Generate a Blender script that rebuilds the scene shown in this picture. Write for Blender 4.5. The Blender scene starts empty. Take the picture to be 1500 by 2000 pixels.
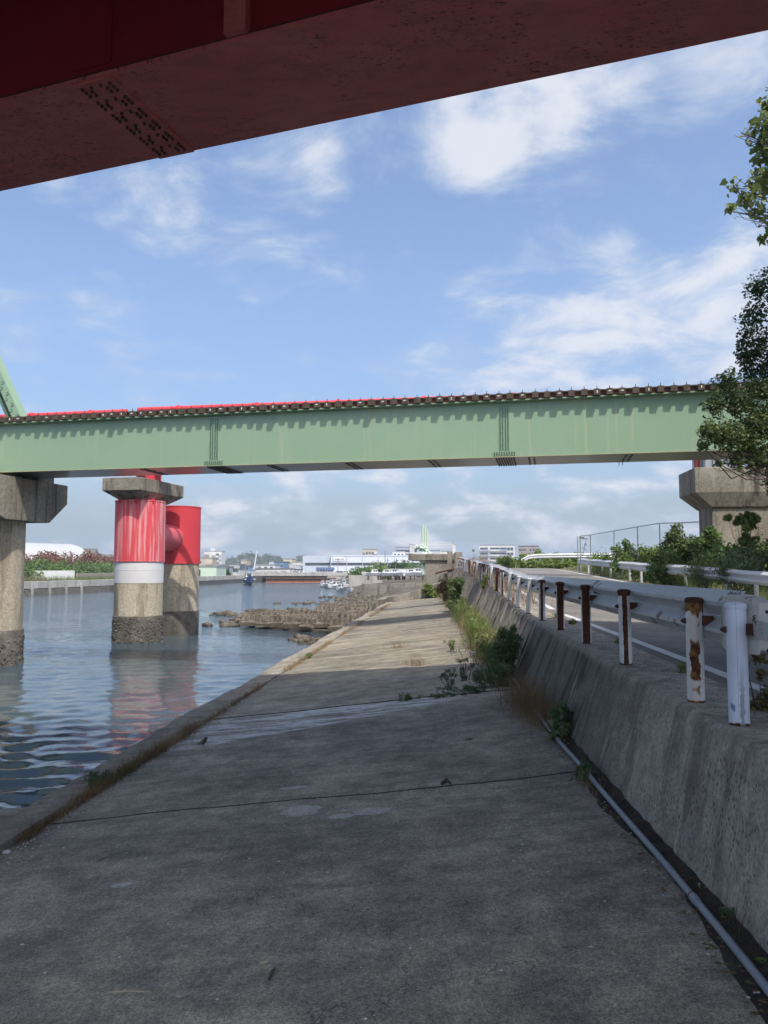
import bpy, bmesh, math, random
import numpy as np
from mathutils import Vector, Matrix
R = math.radians
random.seed(11)
rng = np.random.default_rng(7)
scene = bpy.context.scene
COL = scene.collection

# ---------------------------------------------------------------- camera, sky, sun, exposure
# world: +Y runs along the river and its revetment, X to the right, water level z = 0, metres
FPX = 1500.0
YAW, PIT = math.atan2(122, 1500), math.atan2(110, 1500)
CAMP = np.array([0.0, 0.0, 3.9])
cd = bpy.data.cameras.new('camera'); cam = bpy.data.objects.new('camera', cd); COL.objects.link(cam)
cam.location = CAMP; cam.rotation_euler = (R(90) + PIT, 0, YAW)
cd.sensor_fit = 'VERTICAL'; cd.sensor_height = 36; cd.lens = 27.0
cd.clip_start = 0.05; cd.clip_end = 20000
scene.camera = cam
_cy, _sy, _cp, _sp = math.cos(YAW), math.sin(YAW), math.cos(PIT), math.sin(PIT)
FW = np.array([-_sy*_cp, _cy*_cp, _sp]); RT = np.array([_cy, _sy, 0.0]); UP = np.cross(RT, FW)
def ray(x, y): return FW + RT*(x-750)/FPX + UP*(1000-y)/FPX
def at_z(x, y, z): r = ray(x, y); return CAMP + r*((z-CAMP[2])/r[2])      # where a pixel meets a level
def at_slab(x, y): r = ray(x, y); return CAMP + r*((2.0-CAMP[2])/(r[2]-.11*r[0]))
def at_d(x, y, d): return CAMP + ray(x, y)*d                              # pixel at a known distance

SUN_TRAVEL = Vector((-.30, .53, -1.0)).normalized()
SUN_EL = math.asin(-SUN_TRAVEL.z)
SUN_AZ = math.atan2(-SUN_TRAVEL.x, -SUN_TRAVEL.y)
sl = bpy.data.lights.new('sun', 'SUN'); sl.energy = 2.9; sl.angle = R(.53); sl.color = (1, .945, .86)
so = bpy.data.objects.new('sun', sl); COL.objects.link(so)
so.rotation_euler = SUN_TRAVEL.to_track_quat('-Z', 'Y').to_euler(); so.location = (10, -40, 60)
scene.view_settings.view_transform = 'Standard'; scene.view_settings.look = 'None'
scene.view_settings.exposure = 0.5; scene.view_settings.gamma = 1.0
scene.view_settings.use_curve_mapping = False

class NT:
    """small wrapper round a node tree"""
    def __init__(s, tree): s.t = tree; tree.nodes.clear()
    def n(s, typ, ins=None, **kw):
        nd = s.t.nodes.new(typ)
        for k, v in kw.items(): setattr(nd, k, v)
        for k, v in (ins or {}).items():
            sk = nd.inputs[k]
            if isinstance(v, bpy.types.NodeSocket): s.t.links.new(v, sk)
            else:
                if isinstance(v, (tuple, list)) and len(v) == 3 and sk.type == 'RGBA': v = (*v, 1)
                sk.default_value = v
        return nd
    def math(s, op, a, b=0.0, c=None, clamp=False):
        nd = s.n('ShaderNodeMath', {0: a, 1: b}, operation=op, use_clamp=clamp)
        if c is not None:
            if isinstance(c, bpy.types.NodeSocket): s.t.links.new(c, nd.inputs[2])
            else: nd.inputs[2].default_value = c
        return nd.outputs[0]
    def mapr(s, v, a, b, c=0.0, d=1.0, smooth=True):
        return s.n('ShaderNodeMapRange', {'Value': v, 1: a, 2: b, 3: c, 4: d},
                   interpolation_type='SMOOTHSTEP' if smooth else 'LINEAR').outputs[0]
    def mix(s, f, a, b, blend='MIX'):
        nd = s.n('ShaderNodeMix', data_type='RGBA', blend_type=blend)
        for i, v in ((0, f), (6, a), (7, b)):
            if isinstance(v, bpy.types.NodeSocket): s.t.links.new(v, nd.inputs[i])
            else: nd.inputs[i].default_value = (*v, 1) if isinstance(v, (tuple, list)) and len(v) == 3 else v
        return nd.outputs[2]
    def noise(s, vec, scale, detail=4, rough=.55, dist=0.0):
        i = {'Scale': scale, 'Detail': detail, 'Roughness': rough, 'Distortion': dist}
        if vec is not None: i['Vector'] = vec
        return s.n('ShaderNodeTexNoise', i).outputs['Fac']
    def scl(s, vec, v3, off=(0, 0, 0)):
        return s.n('ShaderNodeMapping', {'Vector': vec, 'Scale': v3, 'Location': off}).outputs[0]
    def sep(s, vec): return s.n('ShaderNodeSeparateXYZ', {0: vec}).outputs
    def pos(s): return s.n('ShaderNodeNewGeometry').outputs['Position']
    def obj(s): return s.n('ShaderNodeTexCoord').outputs['Object']
    def bump(s, h, strength=.3, dist=.01, nrm=None):
        i = {'Height': h, 'Strength': strength, 'Distance': dist}
        if nrm is not None: i['Normal'] = nrm
        return s.n('ShaderNodeBump', i).outputs[0]

# sky: Nishita daylight with fair-weather clouds laid over the whole dome
world = bpy.data.worlds.new('World'); scene.world = world; world.use_nodes = True
w = NT(world.node_tree)
sky = w.n('ShaderNodeTexSky', sky_type='NISHITA', sun_disc=False, sun_elevation=SUN_EL, sun_rotation=SUN_AZ,
          altitude=0, air_density=1.0, dust_density=3.0, ozone_density=2.5)
dirv = w.n('ShaderNodeTexCoord').outputs['Generated']
dx, dy, dz = w.sep(dirv)[:3]
den = w.math('ADD', w.math('MAXIMUM', dz, 0.0), .16)
pl = w.n('ShaderNodeCombineXYZ', {0: w.math('DIVIDE', dx, den), 1: w.math('DIVIDE', dy, den), 2: 0.3}).outputs[0]
n1 = w.mapr(w.noise(pl, 3.6, 10, .62, .4), .22, .78, .16, .84, False)
n1b = w.noise(pl, 1.1, 4, .5, .0)
n2 = w.mapr(w.noise(w.scl(dirv, (10, 10, 24)), 1.0, 10, .58, .2), .24, .76, .10, .90, False)
CLOUDS = [  # pixel x, y, radius in pixels, weight: banks of cloud that stand in the view
    (950, 215, 120, 0.199), (900, 310, 85, 0.143), (1075, 170, 90, 0.154), (1165, 200, 80, 0.132), (1320, 320, 70, 0.110),
    (555, 370, 95, 0.143), (690, 290, 80, 0.132), (225, 410, 95, 0.154), (330, 330, 70, 0.110), (30, 610, 95, 0.154), (222, 630, 70, 0.121),
    (960, 690, 150, 0.144), (1150, 620, 160, 0.162), (1330, 650, 170, 0.172), (1450, 590, 120, 0.132), (880, 730, 100, 0.110), (500, 640, 50, 0.088), (1440, 130, 80, 0.077),
    (600, 965, 150, 0.154), (440, 990, 130, 0.121), (820, 955, 100, 0.132), (1085, 1008, 70, 0.162), (960, 990, 110, 0.099), (160, 960, 100, 0.132), (1250, 980, 120, 0.088)]
acc = None
for (cx, cy, cr, wt) in CLOUDS:
    v = Vector(ray(cx, cy)).normalized()
    dt = w.n('ShaderNodeVectorMath', {0: dirv, 1: tuple(v)}, operation='DOT_PRODUCT').outputs['Value']
    ang = cr/FPX
    m = w.mapr(dt, math.cos(ang*1.5), math.cos(ang*.1), 0, wt)
    acc = m if acc is None else w.math('ADD', acc, m)
low = w.mapr(dz, .02, .26, .03, 0.0)
nn = w.math('ADD', w.mix(w.mapr(dz, .12, .35), n2, n1), w.math('MULTIPLY', w.math('SUBTRACT', n1b, .5), .25))
dens = w.math('ADD', w.math('ADD', nn, acc), low)
cover = w.math('MULTIPLY', w.mapr(dens, .52, .92), .88)
shade = w.mapr(dens, .60, .95)
ccol = w.mix(shade, (2.6, 3.1, 3.95), (3.95, 4.08, 4.4))
warm = w.mix(1.0, sky.outputs[0], w.mix(w.mapr(dz, .06, .38), (.82, .83, .90), (1.09, 1.08, 1.10)), 'MULTIPLY')
warm = w.mix(w.mapr(dz, .0, .13, .95, 0), warm, (2.10, 2.72, 3.45))      # summer haze along the whole horizon
skyc = w.mix(cover, warm, ccol)
bg = w.n('ShaderNodeBackground', {'Color': skyc, 'Strength': .15})
w.t.links.new(bg.outputs[0], w.n('ShaderNodeOutputWorld').inputs[0])

# ---------------------------------------------------------------- mesh and object helpers
class MB:
    def __init__(s): s.v = []; s.f = []
    def add(s, vs, fs, M=None):
        o = len(s.v)
        s.v += [tuple(M @ Vector(p)) if M is not None else tuple(p) for p in vs]
        s.f += [tuple(i+o for i in f) for f in fs]; return s
    def box(s, x0, x1, y0, y1, z0, z1, M=None):
        return s.add([(x0,y0,z0),(x1,y0,z0),(x1,y1,z0),(x0,y1,z0),(x0,y0,z1),(x1,y0,z1),(x1,y1,z1),(x0,y1,z1)],
                     [(3,2,1,0),(4,5,6,7),(0,1,5,4),(1,2,6,5),(2,3,7,6),(3,0,4,7)], M)
    def cyl(s, p0, p1, r0, r1=None, n=12, caps=True, M=None):
        r1 = r0 if r1 is None else r1
        p0 = Vector(p0); p1 = Vector(p1); d = (p1-p0).normalized()
        a = d.orthogonal().normalized(); b = d.cross(a)
        vs = [p + (a*math.cos(2*math.pi*i/n) + b*math.sin(2*math.pi*i/n))*r for p, r in ((p0, r0), (p1, r1)) for i in range(n)]
        fs = [(i, (i+1) % n, n+(i+1) % n, n+i) for i in range(n)]
        if caps: fs += [tuple(range(n-1, -1, -1)), tuple(range(n, 2*n))]
        return s.add(vs, fs, M)
    def tube(s, pts, rad, n=8, caps=True):
        pts = [Vector(p) for p in pts]; rings = []
        a = None
        for i, p in enumerate(pts):
            d = (pts[min(i+1, len(pts)-1)] - pts[max(i-1, 0)]).normalized()
            a = d.orthogonal().normalized() if a is None else (a - d*a.dot(d)).normalized()
            b = d.cross(a); r = rad[i] if hasattr(rad, '__len__') else rad
            rings.append([p + (a*math.cos(2*math.pi*k/n) + b*math.sin(2*math.pi*k/n))*r for k in range(n)])
        vs = [v for rg in rings for v in rg]
        fs = [(j*n+i, j*n+(i+1) % n, (j+1)*n+(i+1) % n, (j+1)*n+i) for j in range(len(pts)-1) for i in range(n)]
        if caps: fs += [tuple(range(n-1, -1, -1)), tuple(range((len(pts)-1)*n, len(pts)*n))]
        return s.add(vs, fs)
    def lathe(s, prof, n=24, c=(0, 0)):
        vs = [(c[0]+r*math.cos(2*math.pi*i/n), c[1]+r*math.sin(2*math.pi*i/n), z) for r, z in prof for i in range(n)]
        fs = [(j*n+i, j*n+(i+1) % n, (j+1)*n+(i+1) % n, (j+1)*n+i) for j in range(len(prof)-1) for i in range(n)]
        fs += [tuple(range(n-1, -1, -1)), tuple(range((len(prof)-1)*n, len(prof)*n))]
        return s.add(vs, fs)
    def loft(s, secs, caps=True, closed=True):
        n = len(secs[0]); vs = [p for q in secs for p in q]
        m = n if closed else n-1
        fs = [(j*n+i, j*n+(i+1) % n, (j+1)*n+(i+1) % n, (j+1)*n+i) for j in range(len(secs)-1) for i in range(m)]
        if caps and closed: fs += [tuple(range(n-1, -1, -1)), tuple(range((len(secs)-1)*n, len(secs)*n))]
        return s.add(vs, fs)
    def mesh(s, name, fix=True):
        me = bpy.data.meshes.new(name); me.from_pydata(s.v, [], s.f)
        if fix:
            bm = bmesh.new(); bm.from_mesh(me); bmesh.ops.recalc_face_normals(bm, faces=bm.faces); bm.to_mesh(me); bm.free()
        return me
    def build(s, name, mat, parent=None, smooth=False, bev=0, fix=True, loc=None):
        return link(name, s.mesh(name, fix), mat, parent, smooth, bev, loc)

def link(name, me, mat, parent=None, smooth=False, bev=0, loc=None):
    o = bpy.data.objects.new(name, me); COL.objects.link(o)
    if mat is not None and not me.materials: me.materials.append(mat)
    if smooth:
        me.polygons.foreach_set('use_smooth', [True]*len(me.polygons))
        try: me.set_sharp_from_angle(angle=R(38))
        except Exception: pass
    if bev:
        b = o.modifiers.new('bevel', 'BEVEL'); b.width = bev; b.segments = 2; b.limit_method = 'ANGLE'; b.angle_limit = R(35)
    if parent is not None: o.parent = parent
    if loc is not None: o.location = loc
    return o
def tag(o, label=None, cat=None, group=None, kind=None):
    if label: o['label'] = label
    if cat: o['category'] = cat
    if group: o['group'] = group
    if kind: o['kind'] = kind
    return o
def thing(name, label, cat, loc=(0, 0, 0), rz=0.0, group=None):
    o = bpy.data.objects.new(name, None); COL.objects.link(o); o.empty_display_size = .3
    o.location = loc; o.rotation_euler = (0, 0, rz)
    return tag(o, label, cat, group)
def struct(o): o['kind'] = 'structure'; return o
def copy_tree(o, parent=None):
    c = o.copy(); COL.objects.link(c)
    if parent is not None: c.parent = parent
    for ch in list(o.children): copy_tree(ch, c)
    return c
def big_mesh(name, V, F4):
    """many quads from numpy arrays"""
    me = bpy.data.meshes.new(name); nv, nf = len(V), len(F4); k = F4.shape[1]
    me.vertices.add(nv); me.vertices.foreach_set('co', np.asarray(V, np.float32).ravel())
    me.loops.add(nf*k); me.loops.foreach_set('vertex_index', np.asarray(F4, np.int32).ravel())
    me.polygons.add(nf); me.polygons.foreach_set('loop_start', np.arange(0, nf*k, k, dtype=np.int32))
    me.update(calc_edges=True); me.validate(); return me

# ---------------------------------------------------------------- materials
MATS = {}
def newmat(name):
    m = bpy.data.materials.new(name); m.use_nodes = True; MATS[name] = m
    return m, NT(m.node_tree)
def finish(t, col, rough=.8, metal=0.0, bump=None, spec=.5, extra=None, trans=0.0):
    i = {'Base Color': col, 'Roughness': rough, 'Metallic': metal, 'Specular IOR Level': spec}
    if bump is not None: i['Normal'] = bump
    if extra: i.update(extra)
    p = t.n('ShaderNodeBsdfPrincipled', i); out = p.outputs[0]
    if trans:
        tr = t.n('ShaderNodeBsdfTranslucent', {'Color': col})
        out = t.n('ShaderNodeMixShader', {0: trans, 1: out, 2: tr.outputs[0]}).outputs[0]
    t.t.links.new(out, t.n('ShaderNodeOutputMaterial').inputs[0])
def paint(name, c1, c2=None, scale=1.5, rough=.45, metal=0.0, bump=.05, streak=None, sk=(.52, .72), spec=.5, local=False, streak_amt=.8):
    """paint or plain stuff with mottling and, if asked, vertical weather streaks"""
    m, t = newmat(name); c2 = c2 or tuple(x*.85 for x in c1)
    P = t.obj() if local else t.pos()
    col = t.mix(t.mapr(t.noise(P, scale, 5), .3, .7), c1, c2)
    if streak:
        f = t.mapr(t.noise(t.scl(P, (5, 5, .22)), 1.0, 5, .6), *sk)
        col = t.mix(t.math('MULTIPLY', f, streak_amt), col, streak)
    h = t.noise(P, 35, 3)
    finish(t, col, rough, metal, t.bump(h, bump, .02), spec); return m
def concrete(name, ca, cb, stain=None, stain_amt=.6, fine=70, pit=.25, streak_scale=(4, 4, .2), big=.5, light=None, spec=.25, rough=.9):
    m, t = newmat(name); P = t.pos()
    col = t.mix(t.mapr(t.noise(P, big, 6, .6), .32, .68), ca, cb)
    f1 = t.noise(P, fine, 4, .7)
    col = t.mix(.9, col, t.mix(t.mapr(f1, .25, .75), (.62, .62, .62), (1.34, 1.34, 1.34)), 'MULTIPLY')
    f3 = t.noise(P, 7, 5, .65)
    col = t.mix(.8, col, t.mix(t.mapr(f3, .3, .7), (.75, .75, .76), (1.2, 1.2, 1.18)), 'MULTIPLY')
    if stain:
        s1 = t.mapr(t.noise(t.scl(P, streak_scale), 1.0, 6, .62), .48, .68)
        col = t.mix(t.math('MULTIPLY', s1, stain_amt), col, stain)
    if light:
        s2 = t.mapr(t.noise(t.scl(P, streak_scale, (31, 7, 3)), 1.3, 6, .62), .58, .74)
        col = t.mix(t.math('MULTIPLY', s2, .6), col, light)
    h = t.math('ADD', f1, t.math('MULTIPLY', f3, 1.5))
    finish(t, col, rough, 0, t.bump(h, pit, .02), spec); return m
def leafmat(name, c1, c2, c3=None, trans=.3, rough=.55):
    m, t = newmat(name)
    g = t.n('ShaderNodeNewGeometry')
    r = g.outputs['Random Per Island']
    col = t.mix(r, c1, c2)
    big = t.mapr(t.noise(g.outputs['Position'], .9, 3), .35, .65)
    col = t.mix(t.math('MULTIPLY', big, .7), col, c3 or tuple(x*.6 for x in c1))
    finish(t, col, rough, 0, None, .3, None, trans); return m

# --- slab: old cast concrete, aggregate showing, joints with pale lime streaks
def slab_mat():
    m, t = newmat('slab_concrete'); P = t.pos(); x, y, z = t.sep(P)[:3]
    col = t.mix(t.mapr(t.noise(P, .55, 7, .65), .34, .66), (.245, .226, .188), (.395, .365, .297))
    mid = t.noise(P, 3.5, 6, .7)
    col = t.mix(.95, col, t.mix(t.mapr(mid, .32, .68), (.68, .69, .70), (1.26, 1.24, 1.18)), 'MULTIPLY')
    st = t.noise(t.scl(P, (1.2, 7, 1)), 1.0, 6, .65)
    col = t.mix(.7, col, t.mix(t.mapr(st, .3, .7), (.82, .82, .82), (1.2, 1.2, 1.2)), 'MULTIPLY')
    fine = t.noise(P, 95, 4, .75)
    col = t.mix(.9, col, t.mix(t.mapr(fine, .28, .72), (.42, .42, .42), (1.6, 1.6, 1.58)), 'MULTIPLY')
    grit = t.noise(P, 34, 5, .7)
    col = t.mix(.8, col, t.mix(t.mapr(grit, .38, .62), (.72, .72, .73), (1.15, 1.15, 1.14)), 'MULTIPLY')
    # dark pock marks and pale shell grit
    vo = t.n('ShaderNodeTexVoronoi', {'Vector': P, 'Scale': 26.0, 'Randomness': 1.0})
    speck = t.math('MULTIPLY', t.mapr(vo.outputs['Distance'], .10, .17, 1, 0), t.mapr(t.noise(P, 2.0, 2), .5, .6))
    vr = t.sep(vo.outputs['Color'])[0]
    col = t.mix(t.math('MULTIPLY', speck, t.mapr(vr, .75, .8)), col, (.62, .60, .56))
    col = t.mix(t.math('MULTIPLY', speck, t.mapr(vr, .5, .4)), col, (.06, .055, .05))
    ck = t.n('ShaderNodeTexVoronoi', {'Vector': t.n('ShaderNodeVectorMath', {0: t.scl(P, (.33, .33, .33)), 1: t.n('ShaderNodeTexNoise', {'Vector': P, 'Scale': 1.6, 'Detail': 5.0}).outputs['Color']}, operation='ADD').outputs[0], 'Scale': 1.0}, feature='DISTANCE_TO_EDGE').outputs['Distance']
    crack = t.math('MULTIPLY', t.mapr(ck, .0, .004, 1, 0), t.mapr(t.noise(P, .8, 3), .48, .56))
    col = t.mix(t.math('MULTIPLY', crack, .7), col, (.06, .055, .05))
    # lime film left along the joint at y = 11.7 and two dried puddles
    nz = t.noise(t.scl(P, (.9, 5.5, 1)), 1.0, 7, .68)
    edge = t.math('SUBTRACT', y, t.math('ADD', 9.35, t.math('MULTIPLY', t.math('ADD', x, 3.5), .50)))
    band = t.math('MULTIPLY', t.mapr(edge, .0, .14), t.mapr(y, 11.66, 11.72, 1, 0))
    band = t.math('MULTIPLY', band, t.mapr(x, -.4, .5, 1, 0))
    film = t.math('MULTIPLY', t.math('MULTIPLY', band, t.math('MULTIPLY', t.mapr(nz, .42, .50), t.mapr(t.noise(t.scl(P, (1.6, 9, 1), (5, 2, 0)), 1.0, 6, .7), .42, .52))), t.mapr(t.noise(P, 9, 6, .75), .3, .55, .25, 1))
    for (px, py, rx, ry) in ((-1.23, 6.56, .17, .16), (-.62, 6.40, .16, .10), (-.86, 6.33, .11, .07), (-1.45, 7.3, .15, .05), (-2.2, 5.2, .08, .05)):
        q = t.n('ShaderNodeVectorMath', {0: t.n('ShaderNodeCombineXYZ', {0: t.math('MULTIPLY', t.math('SUBTRACT', x, px), 1/rx),
                1: t.math('MULTIPLY', t.math('SUBTRACT', y, py), 1/ry), 2: 0.0}).outputs[0]}, operation='LENGTH').outputs['Value']
        q = t.math('ADD', q, t.math('MULTIPLY', t.math('SUBTRACT', t.noise(P, 14, 4), .5), 1.1))
        film = t.math('MAXIMUM', film, t.math('MULTIPLY', t.mapr(q, .86, 1.0, .7, 0), t.mapr(t.noise(P, 22, 6, .8), .35, .6, .2, 1)))
    col = t.mix(t.math('MULTIPLY', film, .9), col, (.66, .66, .64))
    # colour darkened past the bridge shadow to temper the sunlight, with pale streaks
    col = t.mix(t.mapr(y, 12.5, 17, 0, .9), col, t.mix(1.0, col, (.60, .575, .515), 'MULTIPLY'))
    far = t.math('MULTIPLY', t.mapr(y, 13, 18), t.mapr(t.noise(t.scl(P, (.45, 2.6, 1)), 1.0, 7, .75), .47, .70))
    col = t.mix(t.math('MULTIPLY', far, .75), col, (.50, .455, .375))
    h = t.math('ADD', t.math('MULTIPLY', fine, .6), t.math('ADD', grit, t.math('MULTIPLY', mid, .8)))
    finish(t, col, t.mix(film, (.88, .88, .88), (.6, .6, .6)), 0, t.bump(h, .55, .012), .3); return m
slab_mat()
def wall_mat():
    m, t = newmat('wall_concrete'); P = t.pos(); x, y, z = t.sep(P)[:3]
    col = t.mix(t.mapr(t.noise(P, .8, 6, .6), .3, .7), (.36, .325, .275), (.46, .42, .355))
    f1 = t.noise(P, 42, 5, .75); f3 = t.noise(P, 7, 6, .65)
    col = t.mix(.9, col, t.mix(t.mapr(f1, .28, .72), (.62, .62, .62), (1.3, 1.3, 1.3)), 'MULTIPLY')
    col = t.mix(.9, col, t.mix(t.mapr(f3, .3, .7), (.72, .72, .73), (1.22, 1.22, 1.2)), 'MULTIPLY')
    run = t.noise(t.scl(P, (3, 3.2, .30)), 1.0, 7, .65)                      # water runs down the face
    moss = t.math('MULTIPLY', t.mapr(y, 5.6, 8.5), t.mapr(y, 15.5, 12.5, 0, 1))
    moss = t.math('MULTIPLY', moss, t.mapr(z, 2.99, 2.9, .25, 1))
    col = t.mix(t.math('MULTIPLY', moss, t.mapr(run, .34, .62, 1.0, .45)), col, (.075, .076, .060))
    col = t.mix(t.math('MULTIPLY', t.mapr(run, .48, .64), .65), col, (.14, .13, .11))
    col = t.mix(t.math('MULTIPLY', t.mapr(t.noise(t.scl(P, (4, 5, .25), (9, 3, 1)), 1.4, 5), .60, .72), .5), col, (.56, .53, .47))
    vo = t.n('ShaderNodeTexVoronoi', {'Vector': t.scl(P, (1, 1, .6)), 'Scale': 38.0})
    pits = t.math('MULTIPLY', t.mapr(vo.outputs['Distance'], .18, .34, 1, 0), t.mapr(t.noise(P, 2.0, 5, .65), .43, .55))
    pits = t.math('MULTIPLY', pits, t.mapr(z, 2.98, 2.80))
    col = t.mix(t.math('MULTIPLY', pits, .8), col, (.10, .095, .085))
    h = t.math('ADD', t.math('ADD', f1, t.math('MULTIPLY', f3, 1.4)), t.math('MULTIPLY', pits, -1.6))
    finish(t, col, .92, 0, t.bump(h, .6, .014), .2)
wall_mat()
concrete('wall_concrete_plain', (.36, .325, .275), (.46, .42, .355), stain=(.12, .11, .095), stain_amt=.75, fine=48, pit=.6, streak_scale=(3, 2.2, .35), light=(.55, .51, .44))
concrete('boardmark_concrete', (.27, .24, .195), (.38, .34, .275), stain=(.07, .06, .05), stain_amt=.8, fine=40, pit=.6, streak_scale=(5, 5, .25), big=1.1, light=(.42, .38, .31))
concrete('kerb_concrete', (.26, .235, .185), (.39, .345, .275), stain=(.07, .065, .055), stain_amt=.5, fine=45, pit=.9, streak_scale=(3, 3, 3), big=1.3)
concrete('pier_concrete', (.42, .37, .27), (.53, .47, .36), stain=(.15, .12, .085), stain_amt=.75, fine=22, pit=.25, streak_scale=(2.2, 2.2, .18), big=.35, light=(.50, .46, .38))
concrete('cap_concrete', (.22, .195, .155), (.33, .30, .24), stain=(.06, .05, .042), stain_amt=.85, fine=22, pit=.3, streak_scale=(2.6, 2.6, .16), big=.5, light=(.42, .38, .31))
concrete('old_concrete', (.19, .17, .14), (.29, .265, .22), stain=(.08, .07, .06), stain_amt=.7, fine=20, pit=.35, streak_scale=(2.5, 2.5, .2), big=.5)
concrete('pale_concrete', (.38, .365, .33), (.50, .48, .44), stain=(.22, .20, .17), stain_amt=.6, fine=12, pit=.15, streak_scale=(.9, .9, .1), big=.25)
concrete('block_concrete', (.12, .102, .075), (.21, .18, .137), stain=(.05, .045, .038), stain_amt=.6, fine=9, pit=.8, streak_scale=(2, 2, 2), big=1.4, light=(.25, .22, .165))
concrete('rubble', (.085, .072, .052), (.16, .135, .10), stain=(.04, .036, .03), stain_amt=.6, fine=9, pit=.8, streak_scale=(2, 2, 2), big=.8, light=(.27, .235, .17))
concrete('barnacles', (.10, .09, .075), (.19, .175, .145), stain=(.05, .045, .038), stain_amt=.6, fine=16, pit=1.0, streak_scale=(4, 4, 4), big=2.0, light=(.34, .32, .28))
concrete('asphalt', (.185, .172, .155), (.245, .23, .205), stain=(.075, .073, .07), stain_amt=.4, fine=85, pit=.6, streak_scale=(.6, .25, 1), big=.4)
concrete('soil', (.045, .038, .03), (.08, .068, .053), stain=(.03, .026, .022), stain_amt=.5, fine=50, pit=1.0, streak_scale=(6, 6, 6), big=4)
concrete('embankment_soil', (.10, .105, .05), (.17, .15, .08), fine=8, pit=.8, big=.5)
concrete('land', (.16, .17, .10), (.24, .22, .15), fine=1.5, pit=.2, big=.05)
concrete('tarmac_yard', (.22, .215, .205), (.30, .29, .275), fine=3, pit=.1, big=.05)
concrete('green_hill', (.035, .055, .028), (.07, .095, .045), fine=.5, pit=.9, big=.06)
paint('green_paint', (.255, .385, .250), (.275, .395, .262), .8, .42, bump=.03, streak=(.37, .43, .28), sk=(.55, .72), streak_amt=.75)
paint('green_dark', (.12, .20, .135), None, 1.0, .5)
paint('steel_soffit', (.16, .165, .155), (.20, .20, .185), .5, .28, .25, bump=.04, streak=(.13, .12, .10))
paint('yellowed_paint', (.46, .43, .22), (.30, .36, .22), 6, .6)
paint('bright_red', (.66, .050, .065), (.60, .045, .06), .8, .62, bump=.03)
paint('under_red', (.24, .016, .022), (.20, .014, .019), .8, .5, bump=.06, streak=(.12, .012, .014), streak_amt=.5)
paint('faded_red', (.70, .075, .095), (.64, .068, .088), .6, .65, bump=.03, streak=(.76, .42, .42), sk=(.46, .60), streak_amt=.75)
paint('tube_red', (.64, .13, .15), (.60, .11, .13), .5, .5, bump=.03)
paint('white_band', (.72, .72, .71), (.64, .64, .63), .8, .55, streak=(.52, .51, .49), sk=(.58, .75), streak_amt=.6)
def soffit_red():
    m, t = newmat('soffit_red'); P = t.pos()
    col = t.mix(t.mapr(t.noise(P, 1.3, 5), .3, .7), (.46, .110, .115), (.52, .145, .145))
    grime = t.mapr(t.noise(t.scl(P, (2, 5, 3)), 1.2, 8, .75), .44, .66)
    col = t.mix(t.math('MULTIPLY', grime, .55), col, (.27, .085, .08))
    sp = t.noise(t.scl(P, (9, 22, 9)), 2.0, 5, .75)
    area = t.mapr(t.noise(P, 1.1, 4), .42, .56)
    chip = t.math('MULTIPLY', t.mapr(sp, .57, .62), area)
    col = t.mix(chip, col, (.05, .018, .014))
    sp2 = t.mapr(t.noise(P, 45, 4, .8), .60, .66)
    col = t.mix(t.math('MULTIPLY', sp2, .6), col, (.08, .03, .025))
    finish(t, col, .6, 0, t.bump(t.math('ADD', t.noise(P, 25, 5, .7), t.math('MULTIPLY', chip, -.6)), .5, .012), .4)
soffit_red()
paint('sleeper_wood', (.060, .044, .031), (.105, .078, .056), 6, .9, bump=.5)
paint('joint_filler', (.030, .027, .024), (.05, .046, .04), 9, .95, bump=.4)
paint('rail_rust', (.20, .065, .035), (.13, .05, .03), 4, .8, bump=.2)
paint('rust', (.11, .038, .018), (.055, .022, .013), 14, .9, bump=.4)
paint('bolt_rust', (.09, .05, .035), (.05, .035, .03), 14, .75, .3, bump=.2)
paint('bolt_grey', (.26, .26, .27), (.18, .17, .17), 14, .5, .5, bump=.1)
paint('dark_metal', (.10, .10, .10), (.07, .07, .07), 5, .5, .4)
paint('galvanised', (.45, .47, .48), (.36, .38, .39), 3, .45, .5)
paint('pvc_grey', (.27, .30, .345), (.22, .25, .29), 4, .5, bump=.08)
paint('white_line', (.62, .62, .60), (.50, .50, .48), 8, .8, bump=.3)
paint('boat_white', (.78, .78, .76), (.70, .70, .68), .8, .4)
paint('boat_blue', (.04, .08, .22), None, .8, .4)
paint('boat_grey', (.42, .44, .45), None, .8, .5)
paint('window_glass', (.045, .055, .07), (.07, .085, .10), .3, .12, spec=.6)
paint('blue_roof', (.06, .085, .17), (.08, .11, .20), .3, .5)
paint('dark_roof', (.115, .11, .10), (.15, .145, .135), .3, .6)
paint('grey_roof', (.30, .31, .32), None, .3, .6)
paint('hall_roof', (.47, .485, .48), (.43, .44, .435), .25, .6, streak=(.36, .37, .36), sk=(.50, .8))
paint('factory_white', (.66, .70, .74), (.62, .66, .70), .2, .5)
paint('factory_side', (.50, .55, .60), (.47, .52, .57), .2, .5)
paint('apartment_white', (.66, .66, .65), (.60, .60, .59), .2, .6)
paint('apartment_tan', (.50, .44, .36), (.46, .40, .33), .2, .7)
paint('apartment_grey', (.40, .44, .50), (.36, .40, .46), .2, .6)
paint('apartment_brown', (.34, .29, .25), None, .2, .7)
paint('pale_green', (.56, .68, .54), (.52, .63, .50), .5, .6)
paint('house_blue', (.16, .27, .42), None, .3, .6)
paint('house_cream', (.60, .54, .40), None, .3, .7)
paint('sheetpile_rust', (.17, .075, .045), (.11, .05, .035), .6, .85, bump=.3, streak=(.07, .035, .025), streak_amt=.6)
paint('waterline_dark', (.055, .052, .045), (.09, .085, .07), .8, .8, bump=.4)
paint('orange_boom', (.55, .22, .12), None, 1, .7)
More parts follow.
